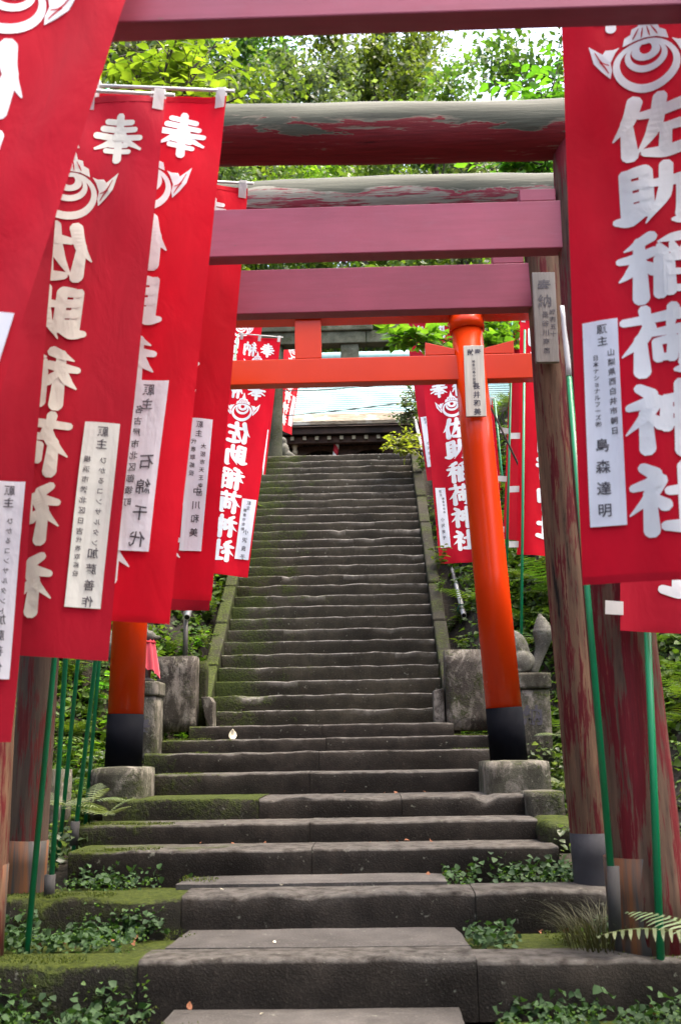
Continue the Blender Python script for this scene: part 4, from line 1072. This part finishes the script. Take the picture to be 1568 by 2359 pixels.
def kite_cloud(centers, dirs, size, aspect=.6, up=.5, jit=.4):
    n = len(centers); d = dirs / (np.linalg.norm(dirs, axis=1, keepdims=True) + 1e-9)
    nrm = rng.normal(0, .6, (n, 3)); nrm[:, 2] += up; nrm -= d * (nrm * d).sum(1, keepdims=True); nrm /= np.linalg.norm(nrm, axis=1, keepdims=True) + 1e-9
    s_ = np.cross(d, nrm); L = size * (1 + rng.uniform(-jit, jit, (n, 1))); Wd = L * aspect * .5
    V = np.stack([centers, centers + d * L * .45 + s_ * Wd, centers + d * L - nrm * L * .12, centers + d * L * .45 - s_ * Wd], 1).reshape(-1, 3)
    Fs = (np.arange(n) * 4)[:, None] + np.array([0, 1, 2, 3])[None]
    return V, Fs
def grow(root, height, spread, n_limb=9, seed=0, lean=(0, 0), start=.35, flat=.5, sub=5):
    """trunk and limb paths; returns tubes and twig segments"""
    rs = random.Random(seed); tubes = []; twigs = []
    n = 9; tp = [np.array([lean[0] * (t ** 1.5) * height + .05 * height * math.sin(3 * t + seed) * .3, lean[1] * (t ** 1.5) * height, height * t]) for t in np.linspace(0, 1, n)]
    r0 = height * .022 + .03
    tubes.append((tp, np.linspace(r0, r0 * .25, n)))
    for k in range(n_limb):
        t = start + (1 - start) * (k + .5) / n_limb; i = min(int(t * (n - 1)), n - 2)
        o = tp[i] + (tp[i + 1] - tp[i]) * (t * (n - 1) - i)
        az = k * 2.4 + rs.uniform(-.5, .5); L = spread * (1.1 - .55 * abs(t - .55)) * rs.uniform(.7, 1.15) * (1.0 if t < .85 else .6)
        el = flat + rs.uniform(-.2, .35) + (t - start) * .7
        d = np.array([math.cos(az) * math.cos(el), math.sin(az) * math.cos(el), math.sin(el)])
        P_ = [o + d * L * s + np.array([0, 0, -.10 * L * s * s]) + np.array([rs.uniform(-1, 1), rs.uniform(-1, 1), rs.uniform(-.5, .5)]) * .05 * L * s for s in np.linspace(0, 1, 6)]
        tubes.append((P_, np.linspace(r0 * .38 * (1.2 - t), .012, 6)))
        for j in range(sub):
            s = .3 + .7 * (j + rs.random()) / sub; ii = min(int(s * 5), 4); oo = P_[ii] + (P_[ii + 1] - P_[ii]) * (s * 5 - ii)
            dd = d + np.array([rs.uniform(-1, 1), rs.uniform(-1, 1), rs.uniform(-.5, .7)]) * .9; dd /= np.linalg.norm(dd)
            l2 = L * rs.uniform(.25, .5) * (1.15 - .4 * s)
            Q_ = [oo + dd * l2 * q + np.array([0, 0, -.12 * l2 * q * q]) for q in np.linspace(0, 1, 4)]
            tubes.append((Q_, np.linspace(.016, .005, 4))); twigs.append((Q_, l2))
        twigs.append((P_[2:], L * .6))
    return tubes, twigs
def tree_mesh(key, height, spread, leaves, size, mat, seed, kite=True, **kw):
    tubes, twigs = grow(None, height, spread, seed=seed, **kw)
    V, Fs = [], []
    for P_, R_ in tubes:
        v, f = tube_vf(P_, R_, 7 if len(P_) > 6 else 5, False); b0 = len(V); V += v; Fs += [tuple(b0 + q for q in ff) for ff in f]
    trunk = mesh_np('trunk', V, Fs, 'bark', True)
    w = np.array([t[1] for t in twigs]); w = w / w.sum(); idx = rng.choice(len(twigs), leaves, p=w)
    C_ = np.zeros((leaves, 3)); D_ = np.zeros((leaves, 3))
    for q in range(leaves):
        P_, l2 = twigs[idx[q]]; s = rng.uniform(.1, 1.0) * (len(P_) - 1); i = min(int(s), len(P_) - 2)
        dd = P_[i + 1] - P_[i]; dd = dd / np.linalg.norm(dd)
        sp = .10 + .16 * l2
        C_[q] = P_[i] + (P_[i + 1] - P_[i]) * (s - i) + rng.normal(0, sp, 3) * np.array([1, 1, .55]); D_[q] = dd * .6 + rng.normal(0, .7, 3) + np.array([0, 0, -.25])
    V, Fs = (kite_cloud(C_, D_, size) if kite else leaf_cloud(C_, D_, size))
    crown = mesh_np('crown', V, Fs, mat)
    return trunk, crown
TREES = {
 'a': tree_mesh('a', 11, 4.6, 15000, .20, 'leaf_forest', 3, n_limb=13, start=.2, sub=7),
 'b': tree_mesh('b', 9, 4.2, 13000, .17, 'leaf_bright', 8, n_limb=12, start=.18, sub=7),
 'c': tree_mesh('c', 12, 4.0, 13000, .19, 'leaf_grey', 14, n_limb=14, start=.22, sub=7),
 'd': tree_mesh('d', 8, 4.4, 7000, .17, 'leaf_forest', 21, n_limb=10, start=.25, sub=6),
}
def plant_tree(kind, x, y, rz, s, label, group, dz=-.2):
    root = empty('broadleaf_tree', (x, y, ground_z(x, y) + dz), label, 'tree', group); root.rotation_euler = (0, 0, rz); root.scale = (s, s, s)
    obj('trunk', TREES[kind][0], root); obj('crown', TREES[kind][1], root)
LAB = {'a': 'dark green forest tree on the hill behind the shrine roof', 'b': 'bright green forest tree on the hill behind the shrine roof', 'c': 'tall grey green forest tree on the hill behind the shrine roof', 'd': 'thin crowned tree letting the sky through behind the shrine'}
GT = 'forest trees behind the shrine'
for kind, x, y, rz, s in [('a', -9, 37, .3, 1.15), ('b', -4.5, 36, 1.2, 1.15), ('a', .5, 38, 2.2, 1.2), ('c', 4.5, 37, 3.0, 1.15), ('b', -1.5, 43, 4.1, 1.3), ('a', -7, 45, 5.0, 1.4), ('c', -12.5, 43, .7, 1.3),
                          ('a', 4, 45, 1.9, 1.3), ('c', -3, 50, 2.6, 1.5), ('b', -9, 53, 3.6, 1.5), ('a', 1.5, 54, .9, 1.6), ('c', 7, 51, 4.4, 1.4), ('a', -15, 51, 2.1, 1.5), ('c', -5.5, 39, 5.6, 1.1), ('b', 2.8, 40.5, .2, 1.1),
                          ('a', -6, 60, .2, 1.7), ('c', 2, 62, 1.1, 1.7), ('a', -13, 62, 4.2, 1.7),
                          ('d', 9, 38, .4, 1.35), ('d', 12.5, 44, 1.3, 1.5), ('d', 7.5, 34, 2.2, 1.2), ('c', 15, 50, .6, 1.5), ('d', 11, 54, 3.2, 1.7), ('b', 12, 34, 2.9, 1.1)]:
    plant_tree(kind, x, y, rz, s, LAB[kind], GT)
GS = 'forest trees on the banks beside the stairs'
for kind, x, y, rz, s in [('c', -7.5, 20, .5, 1.0), ('a', -9.5, 27, 1.5, 1.1), ('b', -6.5, 30, 2.4, 1.0), ('a', 7.5, 21, 3.4, .95), ('b', 8.2, 28, 4.0, 1.0), ('c', -8, 12, 2.0, .9), ('a', 8.5, 12, 1.0, .9), ('a', -9, 4, 1.0, .9), ('c', 9.5, 5, 2.0, .9)]:
    plant_tree(kind, x, y, rz, s, {'a': 'dark green tree rooted on the bank above the steps', 'b': 'bright green tree rooted on the bank beside the upper terrace', 'c': 'tall grey green tree rooted on the bank above the steps'}[kind], GS)
GB = 'trees along the lane leading to the steps'
for kind, x, y, rz, s in [('a', -7.5, -9, .3, 1.0), ('c', 7.5, -8, 1.4, 1.0)]:
    plant_tree(kind, x, y, rz, s, 'tree growing along the lane below the steps', GB)

# boughs with large leaves near the gates: small trees rooted on the banks
def bough_tree(label, base, tip_pts, mat, size, per, seed, spread=.28, trunk_r=.035, aspect=.55):
    rs = random.Random(seed); bx, by = base; bz_ = ground_z(bx, by) - .1
    root = empty('leafy_sapling', (bx, by, bz_), label, 'tree')
    b0 = np.array([bx, by, bz_]); V, Fs = [], []; C_, D_ = [], []
    cen = np.mean([np.array(p) for p in tip_pts], 0)
    fork = b0 + (cen - b0) * np.array([.82, .82, .86])
    def addt(P_, R_, n=7):
        v, f = tube_vf(P_, R_, n, False); o_ = len(V); V.extend(v); Fs.extend([tuple(o_ + q for q in ff) for ff in f])
    addt([b0, b0 + (fork - b0) * np.array([.25, .25, .5]), fork], [trunk_r, trunk_r * .8, trunk_r * .6])
    for tp in tip_pts:
        tp = np.array(tp); mid = fork + (tp - fork) * .5 + np.array([0, 0, .12 * np.linalg.norm(tp - fork)])
        P_ = [fork, mid, tp]; P_ = [np.array(c) for c in catmull(P_, 6)]
        addt(P_, np.linspace(trunk_r * .5, .005, len(P_)), 6)
        for j in range(per // 6):
            s = .45 + .6 * rs.random(); i = min(int(s * (len(P_) - 1)), len(P_) - 1); o_ = P_[i]
            dd = np.array([rs.uniform(-1, 1), rs.uniform(-1, 1), rs.uniform(-.35, .45)]); dd /= np.linalg.norm(dd); l2 = spread * rs.uniform(.5, 1.3)
            Q_ = [o_, o_ + dd * l2 * .5 + np.array([0, 0, .03]), o_ + dd * l2]
            addt(Q_, [.006, .004, .0025], 4)
            for q in range(6):
                t = (q + .6) / 6; c = Q_[0] + (Q_[2] - Q_[0]) * t; sgn = 1 if q % 2 else -1
                sd_ = np.cross(dd, (0, 0, 1)); C_.append(c); D_.append(dd * .7 + sd_ * sgn * .8 + np.array([0, 0, rs.uniform(-.4, .1)]))
    part('trunk', V, Fs, 'bark', root, True)
    v, f = leaf_cloud(np.array(C_), np.array(D_), size, aspect, .3, .8)
    part('leaves', v, f, mat, root)
bough_tree('sapling with large bright green leaves reaching over the banner rods', (-2.5, 8.6), [atY(x, y, Y) for x, y, Y in ((300, 130, 8.0), (390, 110, 8.2), (470, 150, 8.4), (540, 140, 8.8), (330, 200, 7.8), (440, 190, 8.0), (250, 120, 8.2), (560, 225, 8.6), (500, 100, 9.0))], 'leaf_bright', .125, 66, 5, .42)
bough_tree('sapling with glossy leaves hanging between the orange gate and the stone torii', (2.35, 10.6), [atY(x, y, Y) for x, y, Y in ((900, 772, 10.4), (950, 762, 10.6), (1000, 770, 10.8), (1035, 755, 10.6), (970, 790, 10.5), (1120, 770, 11), (1170, 750, 11), (1190, 790, 10.8), (1140, 800, 11.2))], 'leaf_bright', .15, 54, 9, .30, .016)
bough_tree('yellow green shrub leaning over the top steps beside the handrail', (1.95, 15.0), [atY(x, y, Y) for x, y, Y in ((890, 1030, 15.2), (915, 1015, 15.2), (935, 1005, 15.4), (940, 1035, 15.2), (925, 1040, 15.0))], 'leaf_yellow', .07, 90, 13, .22)
bough_tree('slender sprig with small leaves in front of the pale roof', (2.3, 16.2), [atY(x, y, Y) for x, y, Y in ((915, 960, 16.2), (930, 930, 16.2), (945, 900, 16.4), (940, 955, 16.3), (925, 975, 16.2))], 'leaf_grey', .075, 60, 17, .25, .02)
bough_tree('tree with long leaves drooping beside the large readable banner top', (3.2, 11.5), [atY(x, y, Y) for x, y, Y in ((1200, 210, 12), (1250, 200, 12), (1285, 190, 12), (1240, 225, 11.6), (1130, 390, 12), (1190, 385, 12), (1260, 380, 12), (1220, 400, 12), (1290, 130, 12.5))], 'leaf_bright', .16, 54, 19, .42)

# ferns
def frond_mesh(seed, L=.5, W=.16, mat='leaf_fern', n=15, arch=.9):
    rs = random.Random(seed); V, Fs = [], []
    pts = []
    for i in range(n + 1):
        t = i / n; a = arch * (1 - t * 1.25)
        if i == 0: p = np.zeros(3)
        else: p = pts[-1] + np.array([math.cos(a), 0, math.sin(a)]) * L / n
        pts.append(p)
    for i in range(n):
        d = pts[i + 1] - pts[i]; sN = np.array([0, .004, 0]) * (1 - i / n)
        b0 = len(V); V += [pts[i] + sN, pts[i] - sN, pts[i + 1] - sN * .9, pts[i + 1] + sN * .9]; Fs.append((b0, b0 + 1, b0 + 2, b0 + 3))
        t = i / n
        if i < 2: continue
        w = W * math.sin(math.pi * min(1, (t * .92 + .10))) ** .7 * (1.05 - .55 * t) * rs.uniform(.88, 1.1)
        f = d / np.linalg.norm(d); nn = np.cross(f, (0, 1, 0))
        for s in (-1, 1):
            dirp = np.array([0, s, 0]) * .92 + f * .38; dirp /= np.linalg.norm(dirp); c = L / n * .25
            dp = np.array([0, 0, -1]) * w * .22
            b0 = len(V)
            V += [pts[i] - f * c, pts[i] + f * c, pts[i] + dirp * w * .55 + f * c * .9 + dp * .35, pts[i] + dirp * w * .55 - f * c * .9 + dp * .35, pts[i] + dirp * w + dp]
            Fs += [(b0, b0 + 1, b0 + 2, b0 + 3) if s > 0 else (b0 + 3, b0 + 2, b0 + 1, b0), (b0 + 3, b0 + 2, b0 + 4) if s > 0 else (b0 + 4, b0 + 2, b0 + 3)]
    return mesh_np('frond', V, Fs, mat)
FROND = [frond_mesh(1, .55, .17), frond_mesh(2, .45, .15, arch=1.1), frond_mesh(3, .65, .18, arch=.7)]
FRONDP = [frond_mesh(4, .42, .14, 'leaf_fern_pale', arch=.75), frond_mesh(5, .5, .16, 'leaf_fern_pale', arch=.5)]
def fern(x, y, s, n, label, group, pale=False, z=None, seed=0):
    rs = random.Random(seed * 13 + int(x * 100)); z = ground_z(x, y) if z is None else z
    root = empty('fern', (x, y, z - .02), label, 'fern', group); root.rotation_euler = (0, 0, rs.uniform(0, 6)); root.scale = (s,) * 3
    for k in range(n):
        o = obj('frond', rs.choice(FRONDP if pale else FROND), root)
        o.rotation_euler = (rs.uniform(-.15, .15), rs.uniform(-.25, .35), k * 2 * math.pi / n + rs.uniform(-.3, .3)); q = rs.uniform(.75, 1.2); o.scale = (q, q, q)
rs = random.Random(5)
cnt = 0
for k in range(64):                                # ferns on the bank beside the mirrored banners
    y = rs.uniform(4.6, 15.5); x = -rs.uniform(1.85 if y < 9.8 else 1.45, 2.9 if y < 9.8 else 2.5)
    if y < 9.6 and y > 7.3 and x > -1.95: continue
    if 9.8 < y < 10.3 and x > -1.9: continue
    fern(x, y, rs.uniform(.55, .95), rs.randint(6, 8), 'green fern on the bank on the mirrored banner side of the steps', 'ferns on the mirrored banner side', seed=k)
for k in range(46):
    y = rs.uniform(4.4, 15.5); x = rs.uniform(2.05 if y < 9.8 else 1.6, 3.2 if y < 9.8 else 2.7)
    if y < 9.6 and y > 8.8 and x < 2.2: continue
    fern(x, y, rs.uniform(.55, .95), rs.randint(6, 8), 'green fern on the bank on the fox and handrail side of the steps', 'ferns on the handrail side', seed=k + 60)
for k in range(16):
    y = rs.uniform(8.4, 11.6); x = -rs.uniform(1.95, 2.9)
    fern(x, y, rs.uniform(.7, 1.1), 8, 'green fern on the bank on the mirrored banner side of the steps', 'ferns on the mirrored banner side', seed=k + 200)
for k in range(12):
    y = rs.uniform(8.6, 11.6); x = rs.uniform(2.2, 3.1)
    fern(x, y, rs.uniform(.7, 1.1), 8, 'green fern on the bank on the fox and handrail side of the steps', 'ferns on the handrail side', seed=k + 240)
GP = 'pale silvery ferns near the orange gate feet'
LP = 'pale silvery fern by the orange gate feet and poles'
for (px, py, Y) in ((215, 1830, 7.35), (140, 1840, 7.1), (245, 1862, 7.25), (1290, 1790, 8.0), (1280, 1680, 8.9)):
    p = atY(px, py, Y); fern(p[0], p[1], .62, 5, LP, GP, True, z=p[2] - .03, seed=int(px))
p = atY(1560, 2120, 4.55); fern(p[0] + .12, p[1], .85, 6, 'large pale fern at the edge of the mossy step beside the thick green pole', None, True, z=p[2] - .05, seed=3)
p = atX(1010, 1352, 1.36); fern(p[0] + .05, p[1], .75, 5, 'silvery fern frond reaching over the steps from the handrail curb', None, True, z=p[2] - .05, seed=4)
# leafy weeds
def curb_top(x, y): return Z1 + (y - Y1) / RUN * RISE + .08 if 1.12 < abs(x) < 1.29 and y > 10.3 else -99
def weed(label, x, y, s, n, mat, seed, group, z=None):
    rs = random.Random(seed); z = ground_z(x, y) if z is None else z
    z = max(z, curb_top(x, y)); root = empty('leafy_weed', (x, y, z), label, 'plant', group); C_, D_ = [], []; V, Fs = [], []
    for k in range(n):
        az = rs.uniform(0, 6.28); h = s * rs.uniform(.5, 1.1); d = np.array([math.cos(az) * .5, math.sin(az) * .5, 1.0])
        top = d * h; v, f = tube_vf([np.zeros(3), top * .5, top], [.004, .003, .002], 4, False); o_ = len(V); V += v; Fs += [tuple(o_ + q for q in ff) for ff in f]
        for q in range(6):
            t = .35 + .65 * q / 5; a2 = q * 2.4 + rs.random(); C_.append(top * t); D_.append(np.array([math.cos(a2), math.sin(a2), rs.uniform(-.1, .4)]))
    obj('stem', mesh_np('stem', V, Fs, mat, True), root)
    v, f = leaf_cloud(np.array(C_), np.array(D_), s * .25, .5, .35, 1.2); obj('leaves', mesh_np('leaves', v, f, mat), root)
rs = random.Random(11)
for k in range(34):
    y = rs.uniform(10.15, 14.5); x = -rs.uniform(1.24, 1.6)
    weed('leafy green weed growing over the mossy curb below the mirrored banners', x, y, rs.uniform(.18, .34), 9, rs.choice(('leaf_bright', 'leaf_fern')), k, 'weeds over the mossy curb')
for k in range(32):
    y = rs.uniform(10.3, 15.3); x = rs.uniform(1.24, 1.7)
    weed('leafy green weed growing along the curb under the steel handrail', x, y, rs.uniform(.16, .32), 8, rs.choice(('leaf_forest', 'leaf_grey', 'leaf_fern')), k + 40, 'weeds under the handrail')
for k in range(30):
    y = rs.uniform(5.4, 10.2); x = -rs.uniform(1.72, 2.6)
    weed('leafy green weed between the green poles', x, y, rs.uniform(.18, .36), 8, rs.choice(('leaf_bright', 'leaf_fern')), k + 80, 'weeds between the green poles')
# ivy and moss: nobody could count it
def ivy(name, spots, size, mat='leaf_ivy', label=None):
    """spots: (x0,x1,y0,y1,z0,z1,count, mode) boxes in world; leaves lie on treads or cling to risers"""
    C_, D_ = [], []
    for x0, x1, y0, y1, z0, z1, n_, mode in spots:
        k = 0
        while k < n_:
            x, y = rng.uniform(x0, x1), rng.uniform(y0, y1)
            if hazard(x, y, 3.3, 2) + .5 * hazard(x, y, 9, 5) < rng.uniform(-.55, .15): k += .34; continue
            if mode == 'g': z = ground_z(x, y) + rng.uniform(0, .06)
            elif mode == 'd':                       # clings more densely near the foot
                z = z0 + (z1 - z0) * rng.beta(1, 2.6)
            else: z = rng.uniform(z0, z1)
            C_.append((x, y, z)); D_.append((rng.normal(), rng.normal() - .7, rng.normal() * .6 - .2)); k += 1
    V, Fs = leaf_cloud(np.array(C_), np.array(D_), size, .85, .25, .7)
    o = obj(name, mesh_np(name, V, Fs, mat)); tag(o, label, 'ground cover', kind='stuff'); return o
E_ = EYE
ivy('ivy', [(-2.3, -.75, 5.28, 5.76, E_ - .90, E_ - .84, 1120, 't'), (-2.3, -.65, 5.70, 5.79, E_ - .90, E_ - .74, 520, 'd'), (-2.3, -.55, 4.86, 4.95, E_ - 1.11, E_ - .93, 480, 'd'), (-2.3, -.62, 4.2, 4.9, E_ - 1.13, E_ - 1.03, 1200, 't'),
            (.92, 2.3, 4.3, 4.92, E_ - 1.13, E_ - 1.05, 840, 't'), (1.0, 2.3, 4.87, 4.95, E_ - 1.1, E_ - .98, 240, 'd'), (.88, 1.1, 5.3, 5.75, E_ - .92, E_ - .84, 180, 't'), (1.5, 2.3, 5.1, 5.7, E_ - .9, E_ - .8, 320, 't'),
            (.82, 1.75, 6.12, 6.46, E_ - .73, E_ - .64, 440, 't'), (1.0, 1.7, 6.40, 6.49, E_ - .72, E_ - .56, 240, 'd'), (-1.4, -.75, 6.10, 6.46, E_ - .73, E_ - .66, 120, 't'), (-1.3, -.6, 6.42, 6.49, E_ - .72, E_ - .58, 120, 'd')], .036,
    label='ivy creeping over the mossy lower treads and risers')
ivy('ivy', [(-2.3, -.70, 5.28, 5.76, E_ - .90, E_ - .85, 700, 't'), (-2.3, -.65, 5.74, 5.79, E_ - .88, E_ - .74, 160, 't'), (-2.3, -.55, 4.90, 4.95, E_ - 1.09, E_ - .93, 260, 't'), (-2.3, -.62, 4.2, 4.9, E_ - 1.13, E_ - 1.05, 800, 't'), (.92, 2.4, 4.3, 4.92, E_ - 1.13, E_ - 1.06, 700, 't'),
            (.82, 1.75, 6.12, 6.46, E_ - .73, E_ - .67, 260, 't'), (1.4, 2.4, 5.2, 5.75, E_ - .9, E_ - .83, 300, 't'), (-1.35, -.75, 6.12, 6.46, E_ - .73, E_ - .68, 120, 't')], .020, 'leaf_fern', 'tiny leaved creeper mixed into the ivy on the lower treads')
ivy('leaf_litter', [(-2.2, -.75, 5.28, 5.76, E_ - .885, E_ - .86, 27, 't'), (-2.2, -.6, 4.2, 4.9, E_ - 1.10, E_ - 1.06, 27, 't'), (.92, 2.3, 4.3, 4.92, E_ - 1.10, E_ - 1.06, 27, 't'), (-1.3, 1.4, 6.40, 6.48, E_ - .70, E_ - .685, 7, 't'), (-1.3, 1.4, 6.92, 6.98, E_ - .55, E_ - .545, 8, 't'), (-1.2, 1.2, 8.22, 8.28, E_ - .30, E_ - .295, 7, 't'), (.9, 1.7, 5.4, 5.75, E_ - .88, E_ - .87, 10, 't')], .028, 'dry_leaf', 'dead brown leaves caught along the treads')
ivy('ground_cover', [(-3.2, -1.6, 4.5, 9.6, 0, 0, 2600, 'g'), (1.75, 3.4, 4.5, 9.6, 0, 0, 2600, 'g'), (1.5, 1.9, 6.3, 9.2, E_ - .5, E_ - .2, 0, 't'), (1.5, 1.75, 6.45, 7.4, E_ - .62, E_ - .44, 160, 't'), (1.5, 2.1, 8.4, 9.6, E_ - .30, E_ + .05, 320, 't'), (-1.9, -1.5, 8.3, 9.9, E_ - .2, E_ + .05, 260, 't'),
            (-1.75, -1.38, 6.4, 7.5, E_ - .62, E_ - .45, 240, 't')], .045, 'leaf_grey', 'small leaved ground cover on the soil beside the steps')
ivy('bank_growth', [(-5.5, -1.5, 10, 17, 0, 0, 7000, 'g'), (1.5, 5.5, 10, 17, 0, 0, 7000, 'g'), (-6, -1.75, 3, 10.3, 0, 0, 9000, 'g'), (2.0, 6, 3, 10.3, 0, 0, 8000, 'g'), (-2.6, -1.4, 10.3, 15, 0, 0, 3500, 'g'), (1.45, 2.6, 10.3, 15, 0, 0, 3000, 'g'), (-3.4, -1.7, 8, 12.5, 0, 0, 7000, 'g'), (1.9, 3.4, 8, 12.5, 0, 0, 5000, 'g')], .075, 'leaf_fern', 'low dense undergrowth covering the banks')
def grass(name, cx, cy, cz, n_, h, label, spread=.16):
    V, Fs = [], []
    for k in range(n_):
        az = rng.uniform(0, 6.28); r = spread * math.sqrt(rng.random()); b0 = np.array([cx + r * math.cos(az), cy + r * math.sin(az), cz]); d = np.array([math.cos(az) * .8 + rng.normal(0, .35), math.sin(az) * .8 + rng.normal(0, .35), 0]); L = h * rng.uniform(.6, 1.2)
        s_ = np.array([-d[1], d[0], 0]); s_ = s_ / (np.linalg.norm(s_) + 1e-9) * .0025; o_ = len(V)
        for t in (0, .35, .7, 1.0):
            p = b0 + d * L * .75 * t ** 1.5 + np.array([0, 0, L * (t - .55 * t * t)]); V += [p + s_ * (1.05 - t), p - s_ * (1.05 - t)]
        Fs += [(o_ + 2 * q, o_ + 2 * q + 1, o_ + 2 * q + 3, o_ + 2 * q + 2) for q in range(3)]
    o = part(name, V, Fs, 'leaf_grass'); tag(o, label, 'grass')
g = atY(1400, 2150, 5.25); grass('grass_tuft', g[0], 5.3, EYE - .90, 320, .34, 'arching tuft of long grass at the foot of the fat red post', .2)
# moss cushions on tread edges
def moss(spots):
    C_, D_ = [], []
    for x0, x1, y0, y1, z, n_ in spots:
        for k in range(n_):
            x, y = rng.uniform(x0, x1), rng.uniform(y0, y1)
            if hazard(x, y, 4, 1) < -.15: continue
            C_.append((x, y, z + rng.uniform(-.004, .006))); D_.append((rng.normal(0, .5), rng.normal(0, .5), 1))
    V, Fs = kite_cloud(np.array(C_), np.array(D_), .011, .5, .0)
    o = obj('moss', mesh_np('moss', V, Fs, 'moss_tuft')); tag(o, 'bright moss along the damp ends of the treads', 'moss', kind='stuff')
moss([(-2.3, -.95, 5.81, 6.0, E_ - .725, 2600), (-2.4, -.72, 4.98, 5.2, E_ - .897, 3000), (-1.36, -.85, 6.51, 6.7, E_ - .557, 900), (-1.45, -.85, 7.01, 7.2, E_ - .44, 900), (-1.4, -.9, 7.51, 7.8, E_ - .305, 700), (-1.23, -.9, 8.31, 8.6, E_ - .152, 500), (-1.45, -.95, 9.01, 9.3, E_ + .005, 500),
      (-1.49, -1.0, 9.51, 9.85, E_ + .124, 600), (1.15, 1.45, 9.51, 9.9, E_ + .124, 500), (1.1, 1.4, 9.01, 9.3, E_ + .005, 300), (1.5, 2.5, 4.98, 5.2, E_ - .903, 1500), (1.25, 1.7, 5.35, 5.7, E_ - .9, 700), (-.66, -.45, 6.14, 6.45, E_ - .69, 300), (-.6, -.4, 5.3, 5.75, E_ - .876, 250), (-.55, -.3, 4.4, 4.95, E_ - 1.07, 300)])
# fallen bits
def petal(label, p, s, mat, rot, name='fallen_leaf', cat='leaf', group=None):
    n = 9; V = []
    for i in range(n):
        t = i / (n - 1); w = .42 * math.sin(math.pi * min(1, t * .9 + .12)) ** .8 * (1 - t * .25) if i < n - 1 else .01
        z = t; V += [(-w, .18 * math.sin(t * 2.4), z), (0, .18 * math.sin(t * 2.4) + .14 * math.sin(math.pi * t), z), (w, .18 * math.sin(t * 2.4), z)]
    Fs = []
    for i in range(n - 1):
        a = 3 * i; Fs += [(a, a + 1, a + 4, a + 3), (a + 1, a + 2, a + 5, a + 4)]
    o = obj(name, mesh_np(name, np.array(V) * s, Fs, mat, True)); o.location = p; o.rotation_euler = rot
    md = o.modifiers.new('solid', 'SOLIDIFY'); md.thickness = .0015
    tag(o, label, cat, group)
p = atY(532, 1702, 9.72); petal('pale cream petal standing upright against the top approach step', (p[0], 9.84, EYE + .126), .095, 'petal', (-.12, 0, .1), 'fallen_petal', 'petal')
p = atZ(437, 2328, -1.066); petal('reddish dry leaf on the broad path slab at the bottom', (p[0], p[1], p[2] + .004), .035, 'dry_leaf', (-.5, .2, .4))
for k, (px, py, z) in enumerate(((632, 2172, -.872), (515, 2050, -.686), (650, 2040, -.686), (600, 2336, -1.066))):
    p = atZ(px, py, z); petal('tiny pale scrap of petal lying on the path slabs', (p[0], p[1], p[2] + .003), .018, 'petal', (-1.1, .2, k * 1.3), group='petal scraps on the slabs')

bpy.data.objects.remove(_fo)
